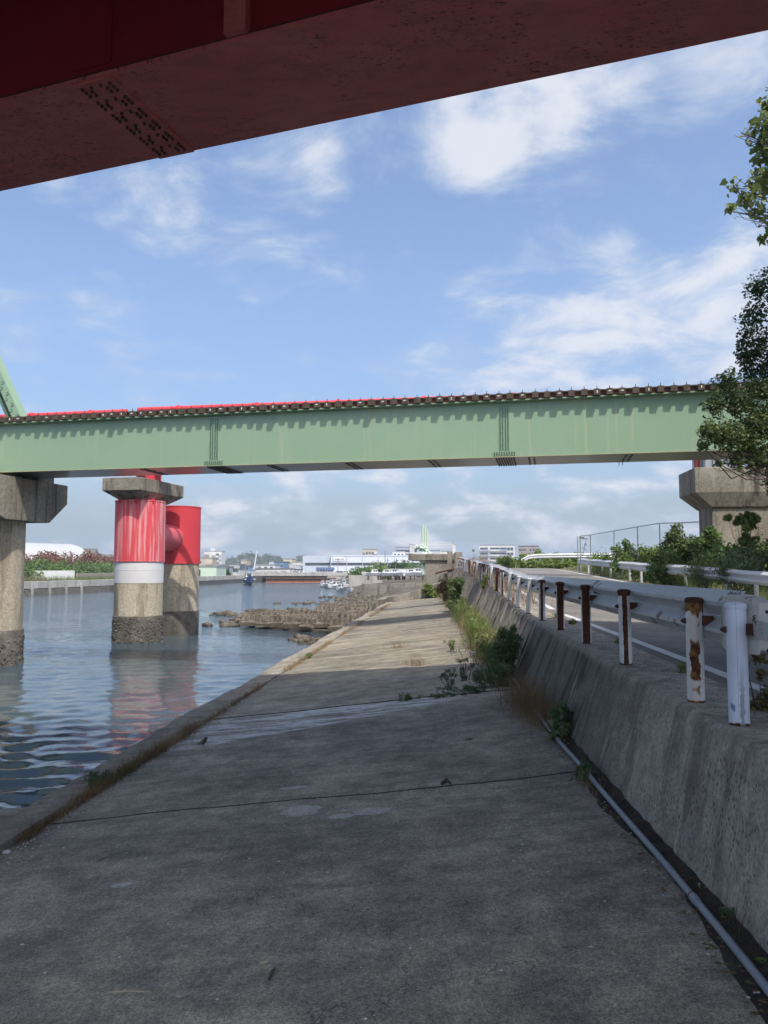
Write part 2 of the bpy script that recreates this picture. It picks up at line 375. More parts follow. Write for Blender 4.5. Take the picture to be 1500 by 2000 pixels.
paint('shell', (.62, .60, .56), (.45, .43, .40), 30, .6)
paint('straw', (.46, .40, .29), (.38, .32, .22), 12, .8)
paint('twig', (.06, .045, .032), (.09, .07, .05), 20, .9)
paint('dead_leaf', (.34, .19, .05), (.24, .12, .04), 20, .7)
paint('bird_brown', (.050, .036, .026), (.09, .066, .046), 60, .9, bump=.3, local=True)
paint('bird_pale', (.20, .17, .13), None, 40, .9)
paint('bark', (.11, .09, .07), (.065, .052, .04), 9, .95, bump=.8)
paint('lily_white', (.78, .80, .76), (.70, .74, .66), 20, .5)

def rust_paint(name, width, amount, patchy=.0, base=(.74, .75, .74), topdark=.06, blue=0):
    """white enamel on a steel post, worn to rust in a strip down the face"""
    m, t = newmat(name); L = t.obj(); x, y, z = t.sep(L)[:3]
    rnd = t.n('ShaderNodeObjectInfo').outputs['Random']
    off = t.n('ShaderNodeCombineXYZ', {0: t.math('MULTIPLY', rnd, 37.0), 1: t.math('MULTIPLY', rnd, 11.0), 2: t.math('MULTIPLY', rnd, 23.0)}).outputs[0]
    Q = t.n('ShaderNodeVectorMath', {0: L, 1: off}, operation='ADD').outputs[0]
    nz = t.noise(Q, 13, 5, .6); nb = t.noise(Q, 5, 3, .5)
    d = t.math('ABSOLUTE', t.math('ADD', t.math('SUBTRACT', x, .002), t.math('MULTIPLY', t.math('SUBTRACT', nz, .5), amount)))
    strip = t.math('MULTIPLY', t.mapr(d, width, width*1.12, 1, 0), t.mapr(y, 0, -.01))
    if patchy: strip = t.math('MULTIPLY', strip, t.mapr(nb, .46, .52))
    top = t.mapr(t.math('ADD', z, t.math('MULTIPLY', t.math('SUBTRACT', nz, .5), .12)), .70-topdark, .71-topdark)
    foot = t.mapr(t.math('ADD', z, t.math('MULTIPLY', t.math('SUBTRACT', nz, .5), .05)), .012, .02, 1, 0)
    f = t.math('MAXIMUM', t.math('MAXIMUM', strip, foot), top)
    halo = t.math('MULTIPLY', t.mapr(t.math('ADD', d, t.math('MULTIPLY', nb, .02)), width*.9, width*1.9, 1, 0), t.mapr(y, 0, -.01))
    white = t.mix(t.mapr(nb, .3, .7), base, tuple(c*.88 for c in base))
    white = t.mix(t.math('MULTIPLY', halo, .35), white, (.42, .24, .10))
    rc = t.mix(t.mapr(t.noise(Q, 40, 4), .35, .65), (.050, .017, .009), (.115, .042, .018))
    if patchy: rc = t.mix(t.mapr(t.noise(Q, 22, 4), .4, .6), rc, (.26, .12, .035))
    col = t.mix(f, white, rc)
    if blue:
        gs = t.math('MULTIPLY', t.mapr(t.math('ADD', t.math('ABSOLUTE', t.math('SUBTRACT', x, .022)), t.math('MULTIPLY', t.math('SUBTRACT', t.noise(Q, 30, 6, .8), .5), .05)), .008, .014, 1, 0), t.mapr(z, .12, .42, 1, .0))
        col = t.mix(t.math('MULTIPLY', gs, .75), col, (.17, .21, .23))
    finish(t, col, t.mix(f, (.42, .42, .42), (.92, .92, .92)), 0, t.bump(t.math('ADD', t.math('MULTIPLY', f, -.5), t.math('MULTIPLY', nz, .3)), .35, .006), .5)
rust_paint('post_strip', .021, .030)
rust_paint('post_wide', .041, .020)
rust_paint('post_patchy', .030, .06, patchy=1, topdark=.10)
rust_paint('post_clean', .002, .006, topdark=.005)
rust_paint('post_blue', .0005, .001, base=(.68, .75, .86), topdark=-.04, blue=1)
def worn_white(name, base, thr=(.66, .70), scale=2.2):
    m, t = newmat(name); P = t.pos()
    nz = t.noise(P, scale, 6, .65)
    f = t.mapr(nz, *thr)
    st = t.mapr(t.noise(t.scl(P, (2, 2, .3)), 2.0, 5), .5, .75)
    col = t.mix(t.mapr(t.noise(P, 1.2, 4), .3, .7), base, tuple(c*.86 for c in base))
    col = t.mix(t.math('MULTIPLY', st, .35), col, tuple(c*.6 for c in base))
    col = t.mix(f, col, (.10, .04, .02))
    finish(t, col, .45, 0, t.bump(nz, .1, .01), .5)
worn_white('beam_white', (.58, .60, .605), (.60, .63), 2.6)
worn_white('beam_end_white', (.60, .59, .54), (.56, .60), 7)
worn_white('far_beam_white', (.66, .67, .67), (.70, .76), 1.5)
leafmat('leaf_poplar', (0.163, 0.220, 0.057), (0.309, 0.341, 0.122), (0.098, 0.146, 0.036), .35, .4)
leafmat('leaf_dark', (0.038, 0.080, 0.027), (0.099, 0.156, 0.049), (0.027, 0.053, 0.019), .22)
leafmat('leaf_olive', (0.088, 0.136, 0.038), (0.200, 0.232, 0.074), (0.051, 0.088, 0.026), .3)
leafmat('leaf_shrub', (0.095, 0.179, 0.042), (0.241, 0.347, 0.095), (0.050, 0.106, 0.030), .3)
leafmat('leaf_bright', (0.144, 0.219, 0.044), (0.275, 0.338, 0.088), (0.088, 0.150, 0.031), .35)
leafmat('leaf_weed', (0.141, 0.208, 0.067), (0.297, 0.342, 0.133), (0.089, 0.133, 0.045), .3)
leafmat('leaf_spiky', (0.079, 0.148, 0.063), (0.170, 0.243, 0.108), (0.056, 0.100, 0.045), .2)
leafmat('leaf_red', (0.192, 0.084, 0.054), (0.324, 0.144, 0.096), (0.120, 0.072, 0.036), .2)
leafmat('dry_grass', (0.250, 0.181, 0.094), (0.425, 0.325, 0.181), (0.188, 0.112, 0.056), .2)
leafmat('brown_grass', (0.156, 0.088, 0.039), (0.286, 0.189, 0.085), (0.091, 0.098, 0.036), .2)
leafmat('green_grass', (0.112, 0.161, 0.049), (0.238, 0.266, 0.091), (0.070, 0.112, 0.028), .25)
def water_mat():
    m, t = newmat('water'); P = t.pos()
    n1 = t.noise(t.scl(P, (1.0, 1.9, 1)), 2.3, 3, .55)
    n2 = t.noise(t.scl(P, (.30, 1.3, 1)), 1.5, 5, .62)
    n3 = t.noise(t.scl(P, (.05, .12, 1)), 1.0, 3, .5)
    b = t.bump(t.math('ADD', t.math('MULTIPLY', n1, .45), n2), t.mapr(t.sep(P)[1], 9, 45, .07, .40), .15)
    col = t.mix(t.mapr(n3, .35, .65), (.045, .074, .090), (.060, .088, .100))
    finish(t, col, .025, 0, b, .5, {'IOR': 1.36})
water_mat()
K = MATS
# ---------------------------------------------------------------- the setting: bed, water, banks
def sheet(name, pts, mat, z=None):
    b = MB(); b.add([(p[0], p[1], p[2] if len(p) > 2 else z) for p in pts], [tuple(range(len(pts)))])
    return struct(b.build(name, mat, fix=False))
sheet('ground', [(-6000, -1500, -2.2), (6000, -1500, -2.2), (6000, 9000, -2.2), (-6000, 9000, -2.2)], K['land'])

def make_water():
    ys = np.concatenate([np.linspace(-40, 3, 24)[:-1], np.geomspace(3, 222, 560)])
    t = np.linspace(0, 1, 380); xs = 2.2 - 5.9*np.minimum(t/.03, 1) - 60.0*np.clip((t-.03)/.97, 0, 1)**1.9
    X, Y = np.meshgrid(xs, ys); Z = np.zeros_like(X)
    dyr = np.gradient(ys)[:, None]*np.ones_like(X); dxr = np.abs(np.gradient(xs))[None, :]*np.ones_like(X)
    sp = np.maximum(dyr, dxr)
    g = np.random.default_rng(3)
    for i in range(52):
        lam = .26*(7.5**g.random()); k = 2*math.pi/lam; a = g.normal(0, .55) + math.pi/2 + .12
        steep = .038*(.6+.8*g.random())*(1.25 if lam < 1.0 else .8)
        att = np.clip((lam/sp - 2.6)/2.5, 0, 1)
        Z += att*(steep/k)*np.sin(k*(X*math.cos(a)+Y*math.sin(a)) + g.random()*6.28)
    patch = .75 + .35*np.sin(X*.21+Y*.07+1)*np.sin(Y*.11-X*.05)
    Z *= patch
    V = np.stack([X.ravel(), Y.ravel(), Z.ravel()], 1)
    nr, nc = X.shape; idx = np.arange(nr*nc).reshape(nr, nc)
    F = np.stack([idx[:-1, :-1], idx[1:, :-1], idx[1:, 1:], idx[:-1, 1:]], -1).reshape(-1, 4)
    me = big_mesh('water', V, F); o = link('water', me, K['water'], smooth=False)
    me.polygons.foreach_set('use_smooth', [True]*len(me.polygons))
    me.flip_normals() if me.polygons[0].normal.z < 0 else None
    struct(o); tag(o, 'blue rippled water of the tidal river channel')
make_water()

# levels along the river, read off the wall
WB = ((-6, 3.7, 4.6, 7.9, 11.6, 21, 34.8, 52, 56), (1.47, 1.41, 1.36, 1.24, 1.18, 1.05, .62, .08, -.05))       # wall foot X
WT = ((-6, 10, 17.6, 25, 34.5, 52, 56), (1.57, 1.55, 1.48, 1.38, 1.20, .69, .55))                               # wall top edge X
WZ = ((-6, 17, 25, 34.5, 46, 52, 58), (3.0, 3.0, 3.26, 3.47, 3.78, 3.9, 4.0))                                   # wall top level
fb = lambda y: float(np.interp(y, *WB)); ft = lambda y: float(np.interp(y, *WT)); fz = lambda y: float(np.interp(y, *WZ))
sz = lambda x: 2.0 + .11*x                                                                                       # slab level

# ---- revetment slab: cast bays with open joints
JY = [-5.0, 6.9, 9.05, 11.7, 16.6, 21.2, 25.8, 30.6, 35.4, 40.3, 45.4, 50.6, 57.0]
sub = MB()
for a, b in zip(JY[:-1], JY[1:]):
    sub.add([(-3.58, a, sz(-3.58)-.022), (fb(a)+.2, a, sz(fb(a))-.022), (fb(b)+.2, b, sz(fb(b))-.022), (-3.58, b, sz(-3.58)-.022)], [(0, 1, 2, 3)])
slab = struct(sub.build('revetment_slab', K['joint_filler'], fix=False))
tag(slab, 'sloping grey concrete revetment slab beside the river')
for i, (a, b) in enumerate(zip(JY[:-1], JY[1:])):
    m = MB(); g = (.013, .007, .018)[i] if i < 3 else .016
    dzz = [.0, .004, -.004, .003, -.003, .0, .005][i % 7]
    nx = 26; secs_t = []; secs_b = []
    row = []
    for yy, yj, jn in ((a+g, a, i), (b-g, b, i+1)):
        r = []; skew = .045*math.sin(jn*2.1)
        for k in range(nx+1):
            x = -3.59 + (fb(yy)+.16+3.59)*k/nx
            jit = .012*math.sin(x*5.1+yj*3)+.007*math.sin(x*13.7+yj)
            r.append((x, yy+jit+skew*(x+1), sz(x)+dzz+.012*math.sin(x*1.3+yy*.7)))
        row.append(r)
    vs = row[0]+row[1]+[(p[0], p[1], p[2]-.16) for p in row[0]+row[1]]; n = nx+1
    fs = []
    for k in range(nx):
        fs += [(k, k+1, n+k+1, n+k), (k, 2*n+k, 2*n+k+1, k+1), (n+k+1, 3*n+k+1, 3*n+k, n+k)]
    fs += [(0, n, 3*n, 2*n), (n-1, 3*n-1, 4*n-1, 2*n-1)]
    m.add(vs, fs); o = m.build('slab_bay', K['slab_concrete'], slab, fix=False); o.data.materials.append(K['joint_filler'])
    for q in o.data.polygons: q.material_index = 1 if abs(q.normal.z) < .5 else 0

# ---- edge kerb along the water, in cast lengths
kroot = thing('edge_kerb', 'rough weathered concrete edge kerb between revetment slab and river', 'kerb')
KY = [-5.0, 7.15, 12.4, 17.8, 23.5, 29.5, 35.5, 41.5, 47.5, 52.4]
for i, (a, b) in enumerate(zip(KY[:-1], KY[1:])):
    near = i == 0
    nseg = int((b-a)/.12); secs = []
    gg = np.random.default_rng(50+i)
    for k in range(nseg+1):
        y = a+.008+(b-a-.016)*k/nseg
        j = (gg.random(6)-.5)*(.02 if near else .045)
        zt = sz(-3.6)+(.07 if near else .025)
        xo = -4.45 if near else -4.22+.04*math.sin(y*.9)
        secs.append([(-3.60+j[5]*.3, y, sz(-3.6)-.3), (-3.605+j[0]*.5, y, zt+j[1]*.3), (-3.9, y, zt-.02+j[2]*.5), (xo+.09+j[3], y, zt-.05+j[4]*.5), (xo+j[2], y, zt-.15+j[0]), (xo-.3+j[1], y, -1.2)])
    m = MB(); m.loft(secs); m.build('kerb_length', K['kerb_concrete'], kroot)

# ---- retaining wall carrying the road: plain cast near, narrow board-marked panels further on
wroot = thing('retaining_wall', 'stained concrete retaining wall between sloping slab and road', 'wall')
def wall_sec(y, off=0.0):
    xb, xt, z = fb(y), ft(y), fz(y); zb = sz(xb)
    n = 0.03
    return [(xb-off, y, zb-.3), (xb-off+(xt-xb)*.0, y, zb-.02), (xb+(xt-xb)*.5-off, y, zb+(z-zb)*.5), (xt-.012-off, y, z-.03), (xt+.02-off*.5, y, z+n*0), (xt+.62, y, z-.012), (xt+.62, y, zb-.3)]
br = [-5, -1.2, 4.95, 9.4, 13.2]
for a, b in zip(br[:-1], br[1:]):
    ys = np.linspace(a+.006, b-.006, 14); m = MB(); m.loft([wall_sec(y) for y in ys]); m.build('wall_bay', K['wall_concrete'], wroot, bev=.008)
y = 13.2
while y < 54:
    b = y+random.choice((.62, .8, .98, 1.15)); o0 = random.uniform(-.012, .022)
    cuts = [y+.01]
    while cuts[-1] < b-.3: cuts.append(cuts[-1]+random.uniform(.14, .26))
    cuts.append(b-.004)
    m = MB(); secs = []
    for c0, c1 in zip(cuts[:-1], cuts[1:]):
        of = o0+random.uniform(-.018, .02)
        secs += [wall_sec(c0+.002, of), wall_sec(c1-.002, of)]
    m.loft(secs); m.build('wall_panel', K['boardmark_concrete'], wroot); y = b

# ---- road, verge, white edge line
def strip(name, x0f, x1f, zf0, zf1, ys, mat, nx=1):
    m = MB(); n = nx+1; vs = []
    for yy in ys:
        for k in range(n):
            u = k/nx; vs.append((x0f(yy)*(1-u)+x1f(yy)*u, yy, zf0(yy)*(1-u)+zf1(yy)*u))
    fs = [(j*n+i, j*n+i+1, (j+1)*n+i+1, (j+1)*n+i) for j in range(len(ys)-1) for i in range(nx)]
    m.add(vs, fs); return m.build(name, mat, fix=False)
rys = list(np.arange(-30, 76, 2.0))
cl = lambda y: max(-6, min(y, 56))
struct(strip('road', lambda y: ft(cl(y))+.55, lambda y: 7.75, lambda y: fz(y)-.045, lambda y: fz(y)-.10, rys, K['asphalt'], 6))
ln = strip('edge_line', lambda y: ft(cl(y))+.84, lambda y: ft(cl(y))+.97, lambda y: fz(y)-.0435, lambda y: fz(y)-.0445, list(np.arange(-6, 54, 1.0)), K['white_line'])
struct(ln); tag(ln, 'white painted edge line along the road')
ln2 = strip('edge_line', lambda y: 7.28, lambda y: 7.42, lambda y: fz(y)-.0905, lambda y: fz(y)-.0915, list(np.arange(-6, 54, 1.0)), K['white_line'])
struct(ln2)
# land beyond the road, rising a little to the pier, and the point behind the revetment
def vz(x, y): return fz(y) - .10 + .16*min(max(x-8.4, 0), 6) + .02*max(x-14, 0)*0
m = MB(); xs = [7.7, 8.4, 10, 12, 14.5, 20, 40, 120]; ysv = list(np.arange(-40, 64, 4.0)); n = len(xs)
m.add([(x, yy, vz(x, yy)-.03) for yy in ysv for x in xs], [(j*n+i, j*n+i+1, (j+1)*n+i+1, (j+1)*n+i) for j in range(len(ysv)-1) for i in range(n-1)])
struct(m.build('embankment', K['embankment_soil'], fix=False))
# point of land past the revetment: shore line runs out to the moorings
SH = [(-3.9, 54), (-5.5, 66), (-8.5, 84), (-10.5, 104), (-13, 118), (-16, 130), (-20, 148), (-27, 178), (-33, 214)]
m = MB(); vs = []; 
for (x, yy) in SH: vs += [(x-3.2, yy, -.7), (x-1.2, yy, -.05), (x+.8, yy, .40), (x+4, yy, .95), (x+12, yy, 1.7), (700, yy, 2.2)]
m.add(vs, [(j*6+i, j*6+i+1, (j+1)*6+i+1, (j+1)*6+i) for j in range(len(SH)-1) for i in range(5)])
struct(m.build('shore', K['rubble'], fix=False))
m = MB(); m.add([(-.2, 53.5, 1.9), (8.4, 53.5, 1.9), (8.4, 53.5, fz(54)-.16), (.9, 53.5, fz(54)-.16), (.3, 76, 4.05-.2), (90, 76, 4.05-.2), (90, 53.5, 4.0-.16), (-2.2, 78, 1.8), (92, 80, 1.8)],
      [(0, 1, 2, 3), (3, 2, 6, 5, 4), (0, 3, 4, 7), (4, 5, 8, 7)])
struct(m.build('road_bank', K['embankment_soil'], fix=False))
sheet('far_land', [(-58, 217, 1.75), (6000, 217, 1.75), (6000, 9000, 1.75), (-58, 9000, 1.75)], K['tarmac_yard'])
sheet('left_bank', [(-6000, -400, 1.8), (-61.5, -400, 1.8), (-61.5, 9000, 1.8), (-6000, 9000, 1.8)], K['land'])

# ---------------------------------------------------------------- green rail bridge
GRZ = math.atan(-.1327)
gz = 7.73
green = thing('green_rail_bridge', 'long pale green steel box girder railway bridge with open wooden sleepers', 'bridge', (0, 26.9, gz), GRZ)
GX0, GX1, GW, GH = -34.0, 26.0, 2.1, 1.97
m = MB().box(GX0, GX1, 0, .03, .03, GH-.03); m.build('web', K['green_paint'], green)
m = MB().box(GX0, GX1, GW-.03, GW, .03, GH-.03); m.build('web', K['green_paint'], green)
m = MB().box(GX0, GX1, -.035, GW+.035, 0, .028); m.build('bottom_flange', K['steel_soffit'], green)
m = MB().box(GX0, GX1, -.046, -.0355, .0, .03); m.build('flange_edge', K['yellowed_paint'], green)
m = MB().box(GX0, GX1, -.19, GW+.19, GH-.03, GH+.012); m.build('top_flange', K['green_paint'], green)
def hexbolt(mb, p, axis, r=.022, h=.022):
    p = Vector(p); mb.cyl(p, p+Vector(axis)*h, r, r*.8, 6)
for sx in (-8.78, 2.04, 13.2, -20.1):
    ip = MB().box(sx-.20, sx+.20, -.012, 0, .22, GH-.10).box(sx-.40, sx+.40, -.014, -.0005, .045, .215).box(sx-.42, sx+.42, -.016, -.001, GH-.175, GH-.125)
    p = ip.build('splice_plate', K['green_paint'], green)
    bo = MB()
    for c in (-.135, -.05, .05, .135):
        for k in range(21): hexbolt(bo, (sx+c, -.012, .30+k*.074), (0, -1, 0), .027, .03)
    for c in range(9):
        for k in range(3): hexbolt(bo, (sx-.34+c*.085, -.014, .075+k*.052), (0, -1, 0), .024, .03)
    bb = bo.build('bolts', K['green_dark'], p, fix=False); bb['kind'] = 'stuff'
    m = MB().box(sx-.36, sx+.36, .03, GW-.03, -.014, 0); p2 = m.build('soffit_splice_plate', K['steel_soffit'], green)
    bo = MB()
    for c in range(8):
        for k in range(20): hexbolt(bo, (sx-.3+c*.086, .12+k*.098, -.014), (0, 0, -1), .024, .035)
    bb = bo.build('bolts', K['dark_metal'], p2, fix=False); bb['kind'] = 'stuff'
for px in (-6.6, -3.6, -.55, 2.95, 6.2, -11.8):
    bo = MB()
    for c in (-.09, .09):
        for k in range(4): bo.box(px+c-.03, px+c+.03, .15+k*.48, .50+k*.48, -.03, 0)
    bo.build('drain_slots', K['dark_metal'], green)
# drip bracket under the soffit
for xx in (6.0, 6.12): MB().cyl((xx, 1.9, 0), (xx, 1.9, -.14), .012, n=6).build('drip_bracket', K['dark_metal'], green)
# sleepers
sm = MB().box(-.105, .105, -.31, GW+.31, .0, .20).mesh('sleeper'); sm.materials.append(K['sleeper_wood'])
bm_ = MB().cyl((0, -.24, .19), (0, -.24, .31), .012, n=6).box(-.05, .05, -.29, -.19, .198, .215).mesh('hook_bolt'); bm_.materials.append(K['bolt_rust'])
pm1 = MB().box(-.045, .045, -.318, -.309, .095, .125).mesh('end_tag'); pm1.materials.append(K['boat_white'])
pm2 = MB().box(-.016, .016, -.318, -.309, .06, .14).mesh('end_tag'); pm2.materials.append(K['boat_white'])
chock = MB().box(-.12, .12, -.18, .10, -.012, .004).mesh('tie_pad'); chock.materials.append(K['sleeper_wood'])
x = GX0+.2; i = 0; g = np.random.default_rng(5)
while x < GX1-.2:
    s = link('sleeper', sm, None, green, loc=(x+g.normal(0, .012), g.normal(0, .02), GH+.015+g.normal(0, .004)))
    s.rotation_euler = (0, 0, g.normal(0, .006))
    if -20 < x < 12:
        link('hook_bolt', bm_, None, s); link('tie_pad', chock, None, s)
        if g.random() < .42: link('end_tag', pm1 if g.random() < .75 else pm2, None, s)
    x += .41; i += 1
def rail_section(y, z): return [(y-.06, z), (y+.06, z), (y+.06, z+.012), (y+.012, z+.03), (y+.012, z+.11), (y+.033, z+.12), (y+.033, z+.15), (y-.033, z+.15), (y-.033, z+.12), (y-.012, z+.11), (y-.012, z+.03), (y-.06, z+.012)]
for yy in (GW/2-.53, GW/2+.53):
    m = MB().loft([[(xx, a, b) for a, b in rail_section(yy, GH+.215)] for xx in (GX0, GX1)]); m.build('rail', K['rail_rust'], green)
MB().box(GX0, GX1, -.10, -.02, GH+.212, GH+.245).build('guard_timber', K['sleeper_wood'], green)
MB().box(GX0, GX1, -.02, .10, GH+.02, GH+.20).build('longitudinal_angle', K['rail_rust'], green)
MB().box(GX0, GX1, GW+.16, GW+.26, GH+.212, GH+.30).build('guard_timber', K['sleeper_wood'], green)
# right-hand end bearing pier of this bridge, beyond the trees
gp = thing('bridge_pier', 'plain concrete pier carrying the green bridge beyond the roadside trees', 'pier', (20.5, 24.6, 3.2), GRZ)
MB().box(-1.1, 1.1, -.6, 3.0, 0, 4.3).build('shaft', K['cap_concrete'], gp, bev=.05)
MB().box(-.4, .4, .0, 2.3, 4.29, 4.533).build('bearing', K['dark_metal'], gp)

# inclined end post of the truss span beyond the left pier
tr = thing('truss_span', 'sloping pale green end post of the neighbouring truss span', 'truss', (0, 26.9, gz), GRZ)
def post_member(name, p0, p1, wdt, y0, y1, mat):
    p0 = Vector(p0); p1 = Vector(p1); d = (p1-p0).normalized(); s = Vector((d.z, 0, -d.x))*wdt/2
    m = MB(); m.loft([[(p+s)+Vector((0, y0, 0)), (p-s)+Vector((0, y0, 0)), (p-s)+Vector((0, y1, 0)), (p+s)+Vector((0, y1, 0))] for p in (p0, p1)])
    return m.build(name, mat, tr)
b0 = Vector((-17.42, 0, GH+.02)); up = Vector((-.52, 0, 1.0))
ep = post_member('end_post', b0, b0+up*7.5, .36, .30, .36, K['green_paint'])
post_member('end_post_web', b0+Vector((-.28, 0, 0)), b0+up*7.5+Vector((-.28, 0, 0)), .26, .48, .54, K['green_dark'])
post_member('end_post_plate', b0+Vector((.1, 0, 0)), b0+up*7.5+Vector((.1, 0, 0)), .10, .361, .86, K['green_paint'])
post_member('end_post_plate', b0+Vector((-.45, 0, 0)), b0+up*7.5+Vector((-.45, 0, 0)), .10, .36, .86, K['green_dark'])
post_member('top_chord', b0+up*7.5+Vector((.2, 0, 0)), b0+up*7.5+Vector((-14, 0, 0)), .5, .3, .86, K['green_paint'])
post_member('diagonal', b0+up*7.5, b0+Vector((-7.5, 0, 0)), .4, .35, .8, K['green_paint'])
for k in range(15):                                                   # curled lifting rings on the post face
    c = b0+up*(.35+k*.235)+Vector((.05-.16*(k % 2), .29, 0))
    pts = [c+Vector((.075*math.cos(a), 0, .06*math.sin(a))) for a in np.linspace(-2.4, 2.0, 9)]
    MB().tube(pts, .010, 5).build('lifting_ring', K['green_dark'], tr, fix=False)

# left pier: round shaft and hammerhead
lp = thing('bridge_pier', 'round tan concrete river pier with dark stained hammerhead under the green bridge', 'pier', (-18.75, 30.35, -2.0), GRZ)
sh = MB().lathe([(1.33, 1.0), (1.33, 3.35), (1.30, 3.40)], 40); sh.build('tidal_base', K['barnacles'], lp, smooth=True)
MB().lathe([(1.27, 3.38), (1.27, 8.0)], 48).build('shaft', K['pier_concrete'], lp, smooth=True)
m = MB(); xs_ = 1.70
prof = [(-3.4, 9.55), (2.55, 9.55), (2.55, 8.72), (1.35, 7.83), (-1.35, 7.83), (-3.4, 8.72)]
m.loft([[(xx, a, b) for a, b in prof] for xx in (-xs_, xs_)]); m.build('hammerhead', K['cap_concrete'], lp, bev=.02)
MB().box(-1.3, 1.1, -2.9, -1.2, 9.54, 9.74).box(-1.3, 1.1, -.9, .3, 9.54, 9.74).box(-1.5, 1.4, .9, 2.0, 9.54, 9.95).build('bearing_plinth', K['cap_concrete'], lp, bev=.015)
g = np.random.default_rng(9)
def barnacle_crust(root, r, z0, z1, n, mat):
    """crust of shells round a pier foot, one mass"""
    m = MB()
    for k in range(n):
        a = g.random()*6.283; z = z0+(z1-z0)*g.random()**1.5; s = g.uniform(.025, .07)
        c = Vector((math.cos(a)*r, math.sin(a)*r, z)); d = Vector((math.cos(a), math.sin(a), g.uniform(-.4, .6))).normalized()
        m.cyl(c-d*.02, c+d*s*.8, s, s*.35, 5)
    o = m.build('barnacle_crust', mat, root, fix=False); o['kind'] = 'stuff'; return o
barnacle_crust(lp, 1.32, 1.9, 3.2, 900, K['barnacles'])

# ---------------------------------------------------------------- twin red river piers and the red bridge they carry
rp = thing('twin_river_pier', 'twin round river piers with red jackets joined by a fat red tube', 'pier', (-16.55, 40.40, -2.0), GRZ)
def rl(p):   # world xy -> local of rp
    v = Matrix.Rotation(-GRZ, 3, 'Z') @ Vector((p[0]+16.55, p[1]-40.40, 0)); return v.x, v.y
c2 = rl((-16.05, 45.05))
z = lambda rel: rel+3.9+2.0
for (c, r, zt, zj, col, top) in (((0, 0), 1.27, 4.0, .35, 'faded_red', 3.62), (c2, 1.22, 3.9, .27, 'bright_red', 3.68)):
    MB().lathe([(r+.03, .8), (r+.035, z(-2.54)), (r, z(-2.50))], 44, c).build('tidal_base', K['barnacles'], rp, smooth=True)
    s_ = MB().lathe([(r, z(-2.5)), (r, z(zj)+.05)], 48, c).build('shaft', K['pier_concrete'], rp, smooth=True)
    MB().lathe([(r+.055, z(zj)), (r+.06, z(zj)+.04), (r+.05, z(zj)+.05), (r+.05, z(top)-.07), (r+.07, z(top)-.06), (r+.07, z(top))], 56, c).build('steel_jacket', K[col], rp, smooth=True)
MB().lathe([(1.278, z(-.78)), (1.279, z(.352))], 56, (0, 0)).build('white_band', K['white_band'], rp, smooth=True)
MB().lathe([(1.285, z(-.10)), (1.285, z(-.08))], 56, (0, 0)).build('band_seam', K['white_band'], rp, smooth=True)
zt = z(1.75); d2 = Vector((c2[0], c2[1], 0))
MB().cyl((c2[0]*.12, c2[1]*.12, zt), (c2[0]*.88, c2[1]*.88, zt), .78, n=48).build('connecting_tube', K['tube_red'], rp, smooth=True)
for k, (a, l) in enumerate(((-2.0, .5), (-1.2, .9), (-.5, .6))):
    MB().box(1.25*math.cos(a)-.06, 1.25*math.cos(a)+.06, 1.25*math.sin(a)-.15, 1.25*math.sin(a)+.0, z(3.45), z(3.70)).build('lug', K['bright_red'], rp)
# bevelled concrete bearing block
m = MB(); hx, y0, y1 = 1.12, -1.95, 2.75
def ring(hx, a, b, zz): return [(-hx, a, zz), (hx, a, zz), (hx, b, zz), (-hx, b, zz)]
m.loft([ring(.62, y0+1.0, y1-.9, z(3.58)), ring(1.12, y0, y1, z(4.05)), ring(1.12, y0, y1, z(4.72))]); m.build('bearing_block', K['cap_concrete'], rp, bev=.02)
MB().box(-.6, .6, .5, 1.1, z(4.715), z(5.21)).build('bearing', K['bright_red'], rp, bev=.01)
MB().box(.45, .95, -.4, .3, z(4.715), z(5.21)).build('bearing', K['bright_red'], rp, bev=.01)
barnacle_crust(rp, 1.30, 1.95, 3.3, 800, K['barnacles'])
RX = (Matrix.Rotation(GRZ, 3, 'Z') @ Vector((1, 0, 0)))
red3 = thing('red_pipe_bridge', 'red girder bridge with fat red pipe rail running behind the green bridge', 'bridge', (-16.55, 40.40, 3.9), GRZ)
MB().box(-30, 60, -.40, .40, 5.20, 5.24).build('bottom_flange', K['bright_red'], red3)
MB().box(-30, 60, -.05, .05, 5.24, 5.72).build('girder_web', K['bright_red'], red3)
MB().box(-30, 60, -.40, .40, 5.72, 5.76).build('top_flange', K['bright_red'], red3)
for k, c in enumerate(np.arange(-28.6, 58, 4.5)):
    for s_ in (-1, 1):
        MB().cyl((c, 0, 5.74), (c+s_*2.1, 0, 8.2-.0103*max(c, 0)), .11, n=10).build('strut', K['bright_red'], red3)
def pipe_run(x0, x1, zz0, zz1, collars):
    m = MB(); n = 24; f = lambda x: zz0+(zz1-zz0)*(x-x0)/(x1-x0)
    m.tube([(x0, 0, f(x0)), (x0+.02, 0, f(x0)), (x1-.02, 0, f(x1)), (x1, 0, f(x1))], [.10, .155, .155, .10], 20)
    p = m.build('pipe_rail', K['bright_red'], red3, smooth=True)
    for c in collars: MB().lathe([(.16, -.09), (.205, -.06), (.205, .06), (.16, .09)], 20).build('collar', K['bright_red'], p, smooth=True, loc=(c, 0, f(c))).rotation_euler = (0, R(90), 0)
    for c in np.arange(x0+1, x1, 3.4): MB().box(c-.05, c+.05, -.05, .05, f(c)-.25, f(c)).build('rail_bracket', K['bright_red'], p)
pipe_run(-30, -.95, 8.70, 8.60, (-27, -22, -17, -12, -6.9, -3.2))
pipe_run(-.3, 58, 8.66, 8.05, (2.1, 6.6, 11.1, 15.6, 20.1, 24.6))

